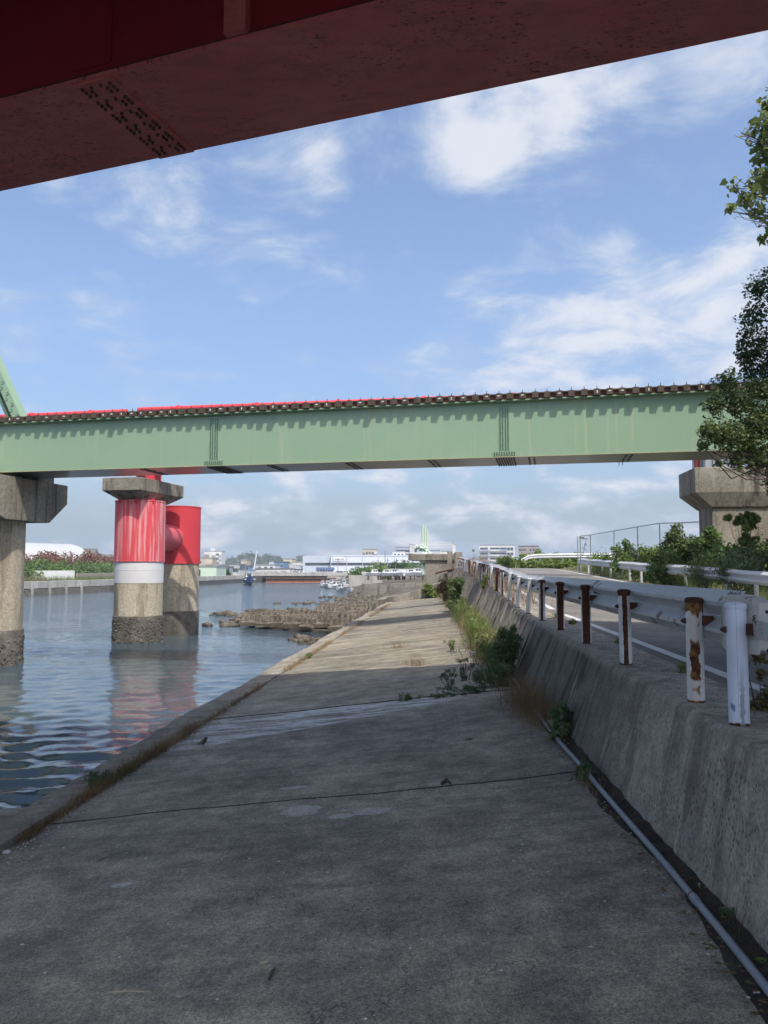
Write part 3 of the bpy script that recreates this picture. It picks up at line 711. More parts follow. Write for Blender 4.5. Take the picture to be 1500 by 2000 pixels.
# right pier of the red bridge
bp = thing('bridge_pier', 'weathered grey concrete pier with wide flat head above the roadside bushes', 'pier', (12.75, 34.9, 3.4), R(-2))
cm = MB().box(-1.22, 1.30, -.6, 1.4, 0, 3.2); cm.build('shaft', K['cap_concrete'], bp, bev=.04)
m = MB(); zb = 4.9-.55
m.loft([[(-1.25, -.7, 3.15), (1.35, -.7, 3.15), (1.35, 1.5, 3.15), (-1.25, 1.5, 3.15)], [(-1.98, -.9, 3.78), (1.72, -.9, 3.78), (1.72, 1.7, 3.78), (-1.98, 1.7, 3.78)], [(-1.98, -.9, 4.86), (1.72, -.9, 4.86), (1.72, 1.7, 4.86), (-1.98, 1.7, 4.86)]])
m.build('pier_head', K['cap_concrete'], bp, bev=.02)
MB().box(-1.5, -.2, -.6, 1.2, 4.85, 5.72).build('bearing', K['galvanised'], bp, bev=.02)
for k in range(4): MB().box(-1.45+k*.32, -1.25+k*.32, -.66, -.59, 4.87, 5.6).build('bearing_rib', K['galvanised'], bp)
MB().box(-1.75, -1.58, -.3, -.0, 4.85, 5.7).box(-.1, 1.2, -.5, -.2, 5.5, 5.7).build('bearing_bracket', K['under_red'], bp)
MB().cyl((1.72, -1.08, .2), (1.72, -1.08, 4.7), .06, n=10).build('drain_pipe', K['rail_rust'], bp, smooth=True)
for k in range(7): MB().box(1.85, 2.2, -1.12, -1.06, .6+k*.6, .66+k*.6).build('ladder_rung', K['bright_red'], bp)
MB().box(2.16, 2.21, -1.13, -1.05, .3, 4.8).box(1.83, 1.87, -1.13, -1.05, .3, 4.8).build('ladder_rail', K['bright_red'], bp)

# ---------------------------------------------------------------- red road bridge overhead
OZ = math.atan(-.264)
over = thing('overhead_red_bridge', 'wide dark red steel box girder road bridge passing overhead', 'bridge', (0, 6.14, 7.8), OZ)
LX0, LX1 = -40, 40
def box_girder(y0, y1):
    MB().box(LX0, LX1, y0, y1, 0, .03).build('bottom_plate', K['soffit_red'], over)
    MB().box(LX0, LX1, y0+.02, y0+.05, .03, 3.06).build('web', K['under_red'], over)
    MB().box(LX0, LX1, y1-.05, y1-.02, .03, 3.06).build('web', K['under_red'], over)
box_girder(-1.19, 0.0); box_girder(-6.0, -4.8)
MB().box(LX0, LX1, -9.3, 4.6, 3.05, 3.33).build('deck', K['old_concrete'], over)
MB().box(LX0, LX1, 4.35, 4.6, 3.325, 4.2).build('parapet', K['pale_concrete'], over)
MB().box(LX0, LX1, -9.3, -9.05, 3.325, 4.2).build('parapet', K['pale_concrete'], over)
for xx in np.arange(-36, 37, 4.0):
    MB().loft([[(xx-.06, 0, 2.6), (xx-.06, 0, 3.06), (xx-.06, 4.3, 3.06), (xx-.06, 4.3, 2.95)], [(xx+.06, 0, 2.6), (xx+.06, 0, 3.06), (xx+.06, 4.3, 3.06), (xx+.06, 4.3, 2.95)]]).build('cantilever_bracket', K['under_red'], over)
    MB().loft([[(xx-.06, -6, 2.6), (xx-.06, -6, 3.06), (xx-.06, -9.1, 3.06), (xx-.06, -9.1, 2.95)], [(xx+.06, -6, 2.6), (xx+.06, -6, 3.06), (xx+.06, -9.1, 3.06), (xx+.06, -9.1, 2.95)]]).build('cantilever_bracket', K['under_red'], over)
spx = rl  # splice on the near girder
def over_local(px, py):
    p = at_z(px, py, 7.8); v = Matrix.Rotation(-OZ, 3, 'Z') @ Vector((p[0], p[1]-6.14, 0)); return v.x
sxa = over_local(345, 300)
for sx in (sxa, sxa+9.6, sxa-9.6):
    m = MB().box(sx-.19, sx+.19, -1.17, -.005, -.016, 0); p = m.build('splice_plate', K['soffit_red'], over)
    bo = MB()
    for row in range(24):
        if row % 4 == 3: continue
        for c in (-.135, -.075, .075, .135) if row % 4 else (-.135, -.045, .045, .135):
            hexbolt(bo, (sx+c, -1.12+row*.047, -.016), (0, 0, -1), .015, .02)
    bb = bo.build('bolts', K['bolt_rust'], p, fix=False); bb['kind'] = 'stuff'
    MB().box(sx-.19, sx+.19, -1.185, -1.171, .1, 2.9).build('web_splice_plate', K['under_red'], over)
stx = over_local(462, 75)
for k in range(-5, 7):
    xx = stx+k*3.2
    MB().box(xx-.09, xx+.09, -1.245, -1.171, .032, 3.04).build('stiffener', K['soffit_red'], over)
    MB().box(xx-.1, xx+.1, -4.8, -1.2, 2.1, 3.04).build('cross_beam', K['under_red'], over)
MB().loft([[(LX0, -1.20, .03), (LX0, -1.171, .03), (LX0, -1.171, .06)], [(LX1, -1.20, .03), (LX1, -1.171, .03), (LX1, -1.171, .06)]]).build('weld_bead', K['bolt_rust'], over)
# its piers, off to both sides
for (px_, lab) in ((-24.0, 'concrete wall pier of the overhead red bridge standing in the river'), (24.0, 'concrete wall pier of the overhead red bridge on the landward side')):
    q = Matrix.Rotation(OZ, 3, 'Z') @ Vector((px_, 0, 0)); base = -2.2 if px_ < 0 else 3.0
    t_ = thing('bridge_pier', lab, 'pier', (q.x, q.y+6.14, base), OZ)
    MB().box(-1.0, 1.0, -6.3, .3, 0, 7.35-base).build('shaft', K['cap_concrete'], t_, bev=.05)
    MB().box(-.4, .4, -1.1, -.1, 7.34-base, 7.8-base).box(-.4, .4, -5.9, -4.9, 7.34-base, 7.8-base).build('bearing', K['dark_metal'], t_)
# ---------------------------------------------------------------- roadside guardrail on the wall
gr = thing('roadside_guardrail', 'white corrugated guardrail on rust-streaked posts along the wall top', 'guardrail')
def beam_mesh(pts, h=.35, depth=.085, back=-1):
    """two-wave steel beam swept along pts; hollow side towards back"""
    prof = []
    for k in range(15):
        u = k/14; zz = u*h
        off = depth*(.5-.5*math.cos(u*4*math.pi))
        prof.append((off, zz))
    m = MB(); secs = []
    for i, p in enumerate(pts):
        p = Vector(p); d = (Vector(pts[min(i+1, len(pts)-1)])-Vector(pts[max(i-1, 0)])); d.z = 0; d.normalize()
        nrm = Vector((d.y, -d.x, 0))*(-back)
        secs.append([p+nrm*(o-.0)+Vector((0, 0, zz)) for o, zz in prof] + [p+nrm*(o-.006)+Vector((0, 0, zz)) for o, zz in reversed(prof)])
    m.loft(secs); return m
def post_meshes(mat, h=.70, r=.057):
    tube = MB().lathe([(r, -.02), (r, h*.25), (r, h*.5), (r, h*.75), (r, h-.03)], 20).mesh('post'); tube.materials.append(K[mat])
    return tube
PM = {k: post_meshes(k) for k in ('post_strip', 'post_wide', 'post_patchy', 'post_clean', 'post_blue')}
capm = {}
for k, mt in (('rust', 'rust'), ('white', 'far_beam_white'), ('blue', 'post_blue')):
    capm[k] = MB().lathe([(.060, .668), (.062, .672), (.062, .692), (.050, .703), (.02, .708)], 20).mesh('post_cap'); capm[k].materials.append(K[mt])
boltm = MB().cyl((0, 0, 0), (-.022, 0, 0), .020, .017, 10).cyl((-.02, 0, 0), (-.034, 0, 0), .012, .008, 8).mesh('bolt'); boltm.materials.append(K['bolt_rust'])
brm = MB().box(.05, .12, -.028, .028, -.032, .032).mesh('bracket'); brm.materials.append(K['rust'])
for me in list(PM.values())+list(capm.values()):
    me.polygons.foreach_set('use_smooth', [True]*len(me.polygons)); me.set_sharp_from_angle(angle=R(40))
posts = [(4.67, 'post_blue', 'blue'), (5.44, 'post_patchy', 'rust')]
kinds = ['post_strip', 'post_wide', 'post_wide', 'post_strip', 'post_clean', 'post_clean', 'post_clean', 'post_strip']
for k in range(24):
    yy = 7.47+2.03*k
    if yy > 53: break
    posts.append((yy, kinds[k] if k < len(kinds) else random.choice(('post_clean', 'post_strip', 'post_wide', 'post_clean', 'post_patchy')), 'rust'))
for k, (yy, mt, cp) in enumerate(posts):
    lean = {4: .0, 7: R(2.5), 6: R(3.0), 8: R(1.5)}.get(k, random.uniform(-.012, .012))
    p = link('post', PM[mt], None, gr, loc=(ft(yy)+.125, yy, fz(yy)-.003)); p.rotation_euler = (random.uniform(-.01, .01), lean, R(-12) if k > 1 else R(-22))
    if mt == 'post_clean': cp = 'white'
    link('post_cap', capm[cp], None, p); link('bolt', boltm, None, p, loc=(-.053, -.012, .545)); link('bracket', brm, None, p, loc=(0, 0, .55))
def railpts(y0, y1, n, dx=.27, dz=.41): return [(ft(y)+dx, y, fz(y)+dz) for y in np.linspace(y0, y1, n)]
segs = [(-2.5, 4.35), (4.9, 9.6), (9.5, 14.3), (14.2, 19.0), (18.9, 24.0), (23.9, 29), (28.9, 34), (33.9, 39), (38.9, 44), (43.9, 49), (48.9, 53.4)]
for k, (a, b) in enumerate(segs):
    beam_mesh(railpts(a, b, 8, .262+.004*(k % 2)), back=1).build('beam', K['beam_white'], gr, smooth=True)
    if 1 <= k < 5:   # rust-edged butt joints with bolts
        yb = b-.06
        for dzz in (.06, .15, .20, .29):
            for dyy in (-.05, .05):
                MB().cyl((ft(yb)+.285, yb+dyy, fz(yb)+.41+dzz), (ft(yb)+.235, yb+dyy, fz(yb)+.41+dzz), .017, .012, 8).build('joint_bolt', K['bolt_rust'], gr)
# worn terminal wrapped round the joint by the nearest posts
m = MB(); secs = []
for a in np.linspace(0, 1, 9):
    yy = 4.62+.62*a; bulge = .030+.075*math.sin(math.pi*min(1, a*1.15))**.5
    rz_ = .035*(1-math.sin(math.pi*a)**.35)
    secs.append([(ft(4.8)+.275-bulge, yy, 3.345+.05+rz_), (ft(4.8)+.275-bulge-.01, yy, 3.40), (ft(4.8)+.275-bulge-.012, yy, 3.57), (ft(4.8)+.275-bulge, yy, 3.735-rz_), (ft(4.8)+.30, yy, 3.74-rz_), (ft(4.8)+.30, yy, 3.35+.04+rz_)])
m.loft(secs); m.build('terminal_sleeve', K['beam_end_white'], gr, smooth=True, bev=.012)
MB().box(ft(5)+.20, ft(5)+.23, 4.36, 4.62, 3.50, 3.60).build('joint_plate', K['beam_end_white'], gr, bev=.004)
for (yy, zz, mt) in ((4.42, 3.66, 'bolt_rust'), (4.22, 3.66, 'bolt_grey'), (4.36, 3.55, 'bolt_rust'), (4.42, 3.45, 'bolt_rust'), (4.22, 3.45, 'bolt_grey')):
    MB().cyl((ft(yy)+.28, yy, zz), (ft(yy)+.225, yy, zz), .020, .018, 12).cyl((ft(yy)+.235, yy, zz), (ft(yy)+.195, yy, zz), .011, .009, 8).build('joint_bolt', K[mt], gr, smooth=True)
# pencil-blue inspection strokes on the nearest post
for k in range(3): 
    a = R(200+k*9); MB().box(-.002, .002, -.004, .004, -.012-.006*k, .014).build('chalk_mark', K['house_blue'], gr, loc=(ft(4.67)+.125+.0575*math.cos(a+R(8)), 4.67+.0575*math.sin(a+R(8)), 3.11-.004*k))

# guardrail on the land side of the road and the short one across the road end
g2 = thing('verge_guardrail', 'white guardrail with weathered beam along the bushy side of the road', 'guardrail')
X2 = 7.95
pts2 = [(X2+.03*math.sin(y*.4), y, fz(y)+.36+.012*math.sin(y*1.7)) for y in np.arange(2, 47.1, 1.5)]
for k in range(0, len(pts2)-1, 3): beam_mesh(pts2[k:k+4], back=1).build('beam', K['far_beam_white'], g2, smooth=True)
pm = MB().lathe([(.057, -.3), (.057, .72), (.04, .74)], 14).mesh('post'); pm.materials.append(K['far_beam_white'])
for yy in np.arange(3, 47, 2.0): link('post', pm, None, g2, loc=(X2+.16, yy, fz(yy)-.12))
MB().tube([(X2, 46.9, fz(46.9)+.5), (X2+.3, 47.3, fz(47)+.48), (X2+.7, 47.2, fz(47)+.46)], .16, 10).build('end_wing', K['far_beam_white'], g2, smooth=True)
g3 = thing('cross_guardrail', 'short white guardrail closing the far end of the road below apartment blocks', 'guardrail')
pts3 = [tuple(at_d(x, y, 60)) for x, y in ((1018, 1101), (1032, 1093), (1049, 1091), (1110, 1090), (1170, 1090), (1240, 1089), (1330, 1088))]
pts3 = [(p[0], p[1], p[2]) for p in pts3]
beam_mesh(pts3, back=-1, h=.36).build('beam', K['far_beam_white'], g3, smooth=True)
for p in [Vector(pts3[2]).lerp(Vector(pts3[-1]), t) for t in np.linspace(.02, .98, 7)]: link('post', pm, None, g3, loc=(p.x, p.y+.15, p.z-.42))

# ---------------------------------------------------------------- conduit, soil, litter at the wall foot
cp = thing('conduit_pipe', 'grey plastic conduit pipe lying along the foot of the wall', 'pipe')
cpts = []
for yy in np.arange(-1, 14.5, .35):
    xx = float(np.interp(yy, (-1, 3.4, 4.83, 6.3, 7.87, 9.8, 14), (1.33, 1.30, 1.255, 1.19, 1.12, 1.08, 1.03)))+.006*math.sin(yy*1.9)
    cpts.append((xx, yy, sz(xx)+.045+.006*math.sin(yy*1.3)))
MB().tube(cpts, .0195, 14).build('pipe', K['pvc_grey'], cp, smooth=True)
for yy in (4.30, 6.68, 8.0, 3.1, 10.5):
    i = min(range(len(cpts)), key=lambda k: abs(cpts[k][1]-yy)); c = Vector(cpts[i]); d = (Vector(cpts[i+1])-c).normalized()
    MB().cyl(c-d*.035, c+d*.035, .0235, n=14).build('coupling', K['pvc_grey'], cp, smooth=True)
    MB().cyl(c+d*.036, c+d*.046, .0245, n=14).build('joint_ring', K['rail_rust'], cp, smooth=True)
m = MB(); secs = []
gsr = np.random.default_rng(21)
ysl = np.arange(-3, 52, .12); n = 5; vs = []
for yy in ysl:
    w0 = .17+.05*math.sin(yy*2.3)+.03*gsr.random() if yy < 12 else .42+.1*math.sin(yy*.7)
    for k in range(n):
        u = k/(n-1); x = fb(yy)+.03-w0*u
        vs.append((x, yy, sz(x)+.012+.022*(1-u)*gsr.random()+(.02*(1-u))-(.035 if u == 1 else 0)))
m.add(vs, [(j*n+i, j*n+i+1, (j+1)*n+i+1, (j+1)*n+i) for j in range(len(ysl)-1) for i in range(n-1)])
struct(tag(m.build('soil_strip', K['soil'], fix=False), 'strip of dark dirt gathered at the foot of the wall'))
ws = thing('wall_clip', 'small dark metal pipe clip fixed low on the wall', 'clip')
c = Vector((1.43, 4.72, 2.33)); MB().box(c.x-.05, c.x+.03, c.y-.035, c.y+.035, c.z-.03, c.z-.024).box(c.x-.05, c.x+.03, c.y-.035, c.y+.035, c.z+.024, c.z+.03).build('jaw', K['galvanised'], ws)
MB().box(c.x-.0, c.x+.03, c.y-.03, c.y+.03, c.z-.024, c.z+.024).build('clip_body', K['dark_metal'], ws)
# gravel, shells, leaf scraps: nobody could count them
def scatter(name, mat, pts, smin, smax, flat=.5, label=None, seed=1):
    gg = np.random.default_rng(seed); m = MB()
    for (x, y, z) in pts:
        s = gg.uniform(smin, smax); k = 6
        a0 = gg.random()*6.28; r = s*(.7+.5*gg.random(k))
        ring_ = [(x+r[i]*math.cos(a0+i*6.283/k), y+r[i]*math.sin(a0+i*6.283/k)*.8, z-.002) for i in range(k)]
        m.add(ring_+[(x+gg.normal(0, s*.2), y+gg.normal(0, s*.2), z+s*flat)], [(i, (i+1) % k, k) for i in range(k)])
    o = m.build(name, mat, fix=False); o['kind'] = 'stuff'
    if label: o['label'] = label
    return o
g = np.random.default_rng(77)
P1 = []
for k in range(900):
    yy = 2.8+g.random()**1.4*10; x = -3.55+abs(g.normal(0, .16)); P1.append((x, yy, sz(x)+.012))
scatter('gravel', K['kerb_concrete'], P1, .004, .012, .6, 'grey gravel and grit gathered along the kerb', 1)
P1 = []
for k in range(260):
    yy = 3.2+g.random()**1.4*9; x = -3.52+abs(g.normal(0, .13)); P1.append((x, yy, sz(x)+.014))
for k in range(330):
    yy = 3+g.random()**1.6*32; x = g.uniform(-3.3, 1.1); P1.append((x, yy, sz(x)+.012))
for k in range(90):
    yy = 13+g.random()*16; x = g.uniform(-.4, .9); P1.append((x, yy, sz(x)+.012))
scatter('shell_grit', K['shell'], P1, .004, .013, .4, 'tiny white shell fragments strewn over the slab', 2)
P1 = []
for k in range(700):
    yy = 2.5+g.random()*11; x = fb(yy)-g.random()*.24; P1.append((x, yy, sz(x)+.03))
scatter('leaf_litter', K['brown_grass'], P1, .006, .02, .25, 'brown leaf litter in the dirt beside the conduit', 3)
P1 = [(fb(y_)-g.random()*.26, y_, sz(1.2)+.03) for y_ in 2.5+g.random(120)*10]
scatter('pale_scraps', K['shell'], P1, .004, .012, .3, 'pale scraps and grit in the dirt beside the conduit', 4)
def leaf_card(name, p, s, mat, label, rz, curl=.35):
    t_ = MB(); n = 7; vs = []
    for i in range(n):
        u = i/(n-1); wv = s*.38*math.sin(math.pi*min(1, u*.92+.06))**.8
        zc = s*curl*(u-.5)**2*2+.004
        vs += [(s*(u-.5), -wv, zc+wv*.35), (s*(u-.5), 0, zc), (s*(u-.5), wv, zc+wv*.35)]
    fs = [(i*3+j, (i+1)*3+j, (i+1)*3+j+1, i*3+j+1) for i in range(n-1) for j in range(2)]
    t_.add(vs, fs); o = t_.build(name, mat, fix=False, loc=p); o.rotation_euler = (random.uniform(-.2, .2), random.uniform(-.2, .2), rz)
    md = o.modifiers.new('thick', 'SOLIDIFY'); md.thickness = .0015
    return tag(o, label, 'leaf')
def on(px, py, dz=.01): p = at_slab(px, py); return (p[0], p[1], p[2]+dz)
leaf_card('dead_leaf', on(52, 1628, .02), .075, K['dead_leaf'], 'curled ochre dead leaf caught in dry grass beside the kerb', 1.2, 1.0)
leaf_card('dead_leaf', on(28, 1648, .01), .06, K['rail_rust'], 'small reddish brown leaf by shell grit at kerb foot', .4, .6)
leaf_card('dead_leaf', on(1353, 1727, .02), .06, K['dead_leaf'], 'orange dead leaf in dirt between conduit and wall', .8, .6)
leaf_card('dead_leaf', on(1372, 1745, .02), .055, K['straw'], 'pale yellow dead leaf next to orange one at wall foot', 2.1, .8)
leaf_card('fresh_leaf', on(1486, 1893, .03), .05, K['leaf_bright'], 'bright green fallen leaf in dirt beside conduit', .3, .4)
tag(MB().tube([on(213, 1942, .010), on(250, 1941, .013), on(293, 1941, .010)], .0038, 6).build('straw_stalk', K['straw']), 'pale straight straw stalk lying alone on the slab', 'stalk')
tag(MB().tube([on(525, 1916, .006), on(532, 1905, .02), on(538, 1893, .008)], [.004, .009, .003], 6).build('dark_twig', K['twig']), 'short dark twig lying on bare slab', 'twig')
tag(MB().tube([on(508, 1884, .009), on(523, 1882, .009)], .007, 6).build('straw_chip', K['straw']), 'stubby pale chip of straw beside dark twig', 'chip')
tag(MB().tube([on(180, 1690, .006), on(198, 1682, .012), on(216, 1674, .006)], .004, 6).build('dark_twig', K['twig']), 'thin dark twig on slab near kerb grit', 'twig')
tag(MB().tube([on(908, 1446, .006), on(922, 1445, .012)], .009, 6).build('bark_chip', K['twig']), 'small black bark chip on slab near dry grass', 'chip')
tag(MB().tube([on(782, 1540, .006), on(794, 1535, .014), on(804, 1531, .006)], [.004, .006, .003], 6).build('brown_twig', K['straw']), 'brown twig lying across a slab joint', 'twig')
tag(MB().tube([on(862, 1533, .008), on(872, 1530, .03), on(880, 1532, .008)], [.015, .022, .012], 7).build('bark_lump', K['twig']), 'dark crumpled bark lump on the slab joint', 'bark')
tag(MB().lathe([(.004, 0), (.035, .008), (.028, .022), (.005, .03)], 9).build('shell_stone', K['shell'], loc=on(13, 1667, .0)), 'white rounded stone in grit at the kerb foot', 'stone')

# ---------------------------------------------------------------- small brown bird on the slab
bx, by, bz = on(396, 1458, .0)
bird = thing('small_bird', 'small dark brown bird standing on the slab beside pale lime streaks', 'bird', (bx, by, bz+.006), R(5))
bm = bmesh.new()
sk = [(-.060, 0, .026, .011), (-.032, 0, .036, .020), (-.004, 0, .048, .031), (.022, 0, .064, .028), (.034, 0, .083, .019), (.042, 0, .098, .0195), (.055, 0, .099, .011)]
pts = []; rads = []
for i in range(len(sk)-1):
    for k in range(4):
        u = k/4; a, b = sk[i], sk[i+1]; pts.append(tuple(a[j]*(1-u)+b[j]*u for j in range(3))); rads.append(a[3]*(1-u)+b[3]*u)
pts.append(sk[-1][:3]); rads.append(sk[-1][3]*.6)
mbd = MB(); mbd.tube(pts, rads, 14); bo = mbd.build('body', K['bird_brown'], bird, smooth=True)
ss = bo.modifiers.new('s', 'SUBSURF'); ss.levels = 1; ss.render_levels = 2
MB().cyl((.054, 0, .099), (.073, 0, .096), .0055, .0008, 8).build('beak', K['twig'], bird, smooth=True)
MB().loft([[(-.055, -.012, .030), (-.055, .012, .030), (-.055, .012, .024), (-.055, -.012, .024)], [(-.095, -.016, .012), (-.095, .016, .012), (-.095, .016, .008), (-.095, -.016, .008)]]).build('tail', K['bird_brown'], bird)
for s in (-1, 1):
    MB().lathe([(.002, -.04), (.016, -.018), (.018, .006), (.010, .028), (.002, .034)], 10).build('wing', K['bird_pale' if s < 0 else 'bird_brown'], bird, smooth=True, loc=(-.012, s*.024, .052)).rotation_euler = (0, R(62), 0)
    MB().cyl((.004, s*.010, .026), (.010, s*.010, .0), .0022, n=6).cyl((.006, s*.010, .001), (.026, s*.010, .001), .0015, n=5).build('leg', K['twig'], bird)
    MB().lathe([(.0005, -.003), (.003, 0), (.0005, .003)], 8).build('eye', K['dark_metal'], bird, loc=(.047, s*.0165, .102))

# ---------------------------------------------------------------- foliage helpers
def leaf_cloud(centers, radii, n, size, seed, kind='oval', up=.4, hollow=.55, squash=1.0):
    """leaf-sized faces scattered through the volume of several clumps"""
    gg = np.random.default_rng(seed)
    C = np.array(centers, float); Rr = np.array(radii, float)
    wgt = Rr**2.2; which = gg.choice(len(C), n, p=wgt/wgt.sum())
    d = gg.normal(size=(n, 3)); d /= np.linalg.norm(d, axis=1)[:, None]
    lump = 1+.22*np.sin(d[:, 0]*5+which)+.18*np.sin(d[:, 2]*7+which*2.1)
    rad = Rr[which]*(hollow+(1-hollow)*gg.random(n)**.6)*lump
    P = C[which]+d*rad[:, None]*np.array([1, 1, squash])
    nr = d*.6+gg.normal(size=(n, 3))*.7+np.array([0, 0, up]); nr /= np.linalg.norm(nr, axis=1)[:, None]
    t = np.cross(nr, gg.normal(size=(n, 3))); t /= np.linalg.norm(t, axis=1)[:, None]; b = np.cross(nr, t)
    s = size*(.6+.8*gg.random(n))[:, None]
    if kind == 'heart':
        prof = [(-.5, 0, 0), (-.62, .38, .04), (-.2, .5, .07), (.6, 0, -.05), (-.2, -.5, .07), (-.62, -.38, .04)]
    elif kind == 'long':
        prof = [(-.8, 0, 0), (0, .16, .03), (.85, 0, -.12), (0, -.16, .03)]
    else:
        prof = [(-.6, 0, 0), (-.05, .33, .06), (.62, 0, -.06), (-.05, -.33, .06)]
    k = len(prof)
    V = np.stack([P+t*s*a+b*s*c+nr*s*e for a, c, e in prof], 1).reshape(-1, 3)
    return V, np.arange(n*k).reshape(n, k)
def cloud_obj(name, mat, parent, *a, **k):
    V, F = leaf_cloud(*a, **k); return link(name, big_mesh(name, V, F), mat, parent)
def blades(roots, h, lean, wdt, seed, segs=3):
    """grass blades: curved tapering strips"""
    gg = np.random.default_rng(seed); n = len(roots); B = np.array(roots, float)
    a = gg.random(n)*6.283; hh = h*(.45+.8*gg.random(n)); ln_ = lean*(.2+1.1*gg.random(n))
    d = np.stack([np.cos(a), np.sin(a), np.zeros(n)], 1); sd = np.stack([-np.sin(a+.6), np.cos(a+.6), np.zeros(n)], 1)
    rows = []
    for i in range(segs+1):
        u = i/segs; w_ = wdt*(1-u)**.7*(.6+.5*gg.random(n))
        c = B+d*(hh*ln_*u**1.8)[:, None]+np.array([0, 0, 1.0])*(hh*u*(1-.35*np.minimum(ln_, 1.4)*u))[:, None]
        rows += [c-sd*w_[:, None]/2, c+sd*w_[:, None]/2]
    V = np.stack(rows, 1).reshape(-1, 3); k = 2*(segs+1)
    F = np.concatenate([np.stack([np.arange(n)*k+2*i, np.arange(n)*k+2*i+1, np.arange(n)*k+2*i+3, np.arange(n)*k+2*i+2], 1) for i in range(segs)])
    return V, F
def grass_obj(name, mat, parent, *a, **k):
    V, F = blades(*a, **k); return link(name, big_mesh(name, V, F), mat, parent)
def branch(mb, p0, p1, r0, r1, wob, seed, n=6):
    gg = np.random.default_rng(seed); p0 = Vector(p0); p1 = Vector(p1); L = (p1-p0).length
    pts = [p0.lerp(p1, i/n)+(Vector(gg.normal(0, wob*L, 3)) if 0 < i < n else Vector()) for i in range(n+1)]
    mb.tube(pts, [r0+(r1-r0)*i/n for i in range(n+1)], 7); return pts

# ---------------------------------------------------------------- roadside trees
def tree(name, label, base, top, clumps, leaf, nleaf, size, kind, seed, trunk_r, limb_r=.05, hollow=.4, squash=1.0, twigs=40):
    t_ = thing(name, label, 'tree', base)
    B = Vector(base); gg = np.random.default_rng(seed)
    mb = MB(); tp = branch(mb, (0, 0, -.3), Vector(top)-B, trunk_r, trunk_r*.25, .012, seed, 9); mb.build('trunk', K['bark'], t_, smooth=True)
    mb = MB()
    for i, (c, r) in enumerate(clumps):
        c = Vector(c)-B
        k = min(range(1, len(tp)-1), key=lambda q: abs(tp[q].z-(c.z-.45*(c-tp[q]).length)))
        branch(mb, tp[k], c, limb_r, .012, .035, seed+i)
        for q in range(3): branch(mb, tp[k].lerp(c, .6+.1*q), c+Vector(gg.normal(0, r*.6, 3)), .014, .004, .05, seed+90+i*3+q, 4)
    mb.build('limbs', K['bark'], t_, smooth=True)
    cloud_obj('crown', K[leaf], t_, [tuple(Vector(c)-B) for c, r in clumps], [r for c, r in clumps], nleaf, size, seed, kind=kind, hollow=hollow, squash=squash)
    return t_
DT = 17.5
def cl_(px, py, r, d): return (tuple(at_d(px, py, d)), r)
tree('poplar_tree', 'tall poplar with pale heart-shaped leaves reaching over the verge guardrail', (10.6, 17.2, fz(17)+.2), (10.9, 17.2, 19.5),
     [cl_(1462, 385, .34, DT), cl_(1490, 350, .42, DT), cl_(1486, 255, .40, DT), cl_(1505, 295, .45, DT), cl_(1448, 300-40, .12, DT), cl_(1432, 362, .20, DT), cl_(1424, 412, .16, DT), cl_(1478, 412, .22, DT), cl_(1504, 215, .35, DT), cl_(1500, 465, .22, DT),
      cl_(1560, 250, .9, DT), cl_(1580, 380, .9, DT), cl_(1640, 160, 1.2, DT), cl_(1640, 320, 1.1, DT), cl_(1720, 250, 1.2, DT), cl_(1600, 60, 1.0, DT), cl_(1560, 130, .6, DT), cl_(1700, 20, 1.2, DT), cl_(1620, -100, 1.0, DT), cl_(1700, 420, 1.0, DT)],
     'leaf_poplar', 9500, .115, 'heart', 301, .17, .035, hollow=.15)
DB = 20.5
tree('dark_camphor_tree', 'dark dense evergreen tree behind the poplar rising past the green bridge', (12.6, 21.6, fz(21)+.5), (12.7, 21.8, 12.2),
     [cl_(1478, 565, .30, DB), cl_(1470, 620, .40, DB), cl_(1466, 680, .45, DB), cl_(1480, 730, .5, DB), cl_(1450, 650, .16, DB), cl_(1453, 705, .22, DB), cl_(1538, 560, .8, DB), cl_(1548, 680, 1.0, DB), cl_(1598, 600, 1.0, DB), cl_(1568, 780, 1.0, DB), cl_(1638, 700, 1.1, DB), cl_(1588, 500, .6, DB), cl_(1628, 820, 1.0, DB)],
     'leaf_dark', 24000, .085, 'oval', 302, .18, .05, hollow=.3)
DC = 18.8
tree('olive_green_tree', 'loose olive green broadleaf tree hanging in front of the green girder end', (10.9, 19.4, fz(19)+.3), (11.2, 19.5, 9.2),
     [cl_(1420, 748, .34, DC), cl_(1398, 790, .30, DC), cl_(1443, 790, .36, DC), cl_(1386, 845, .34, DC), cl_(1418, 850, .42, DC), cl_(1458, 860, .45, DC), cl_(1373, 872, .14, DC), cl_(1438, 900, .24, DC), cl_(1403, 905, .13, DC), cl_(1478, 830, .45, DC), cl_(1476, 900, .30, DC), cl_(1483, 760, .3, DC),
      cl_(1533, 800, .7, DC), cl_(1538, 890, .7, DC), cl_(1598, 850, .8, DC), cl_(1588, 760, .7, DC), cl_(1518, 940, .35, DC)],
     'leaf_olive', 21000, .075, 'oval', 303, .12, .035, hollow=.2)

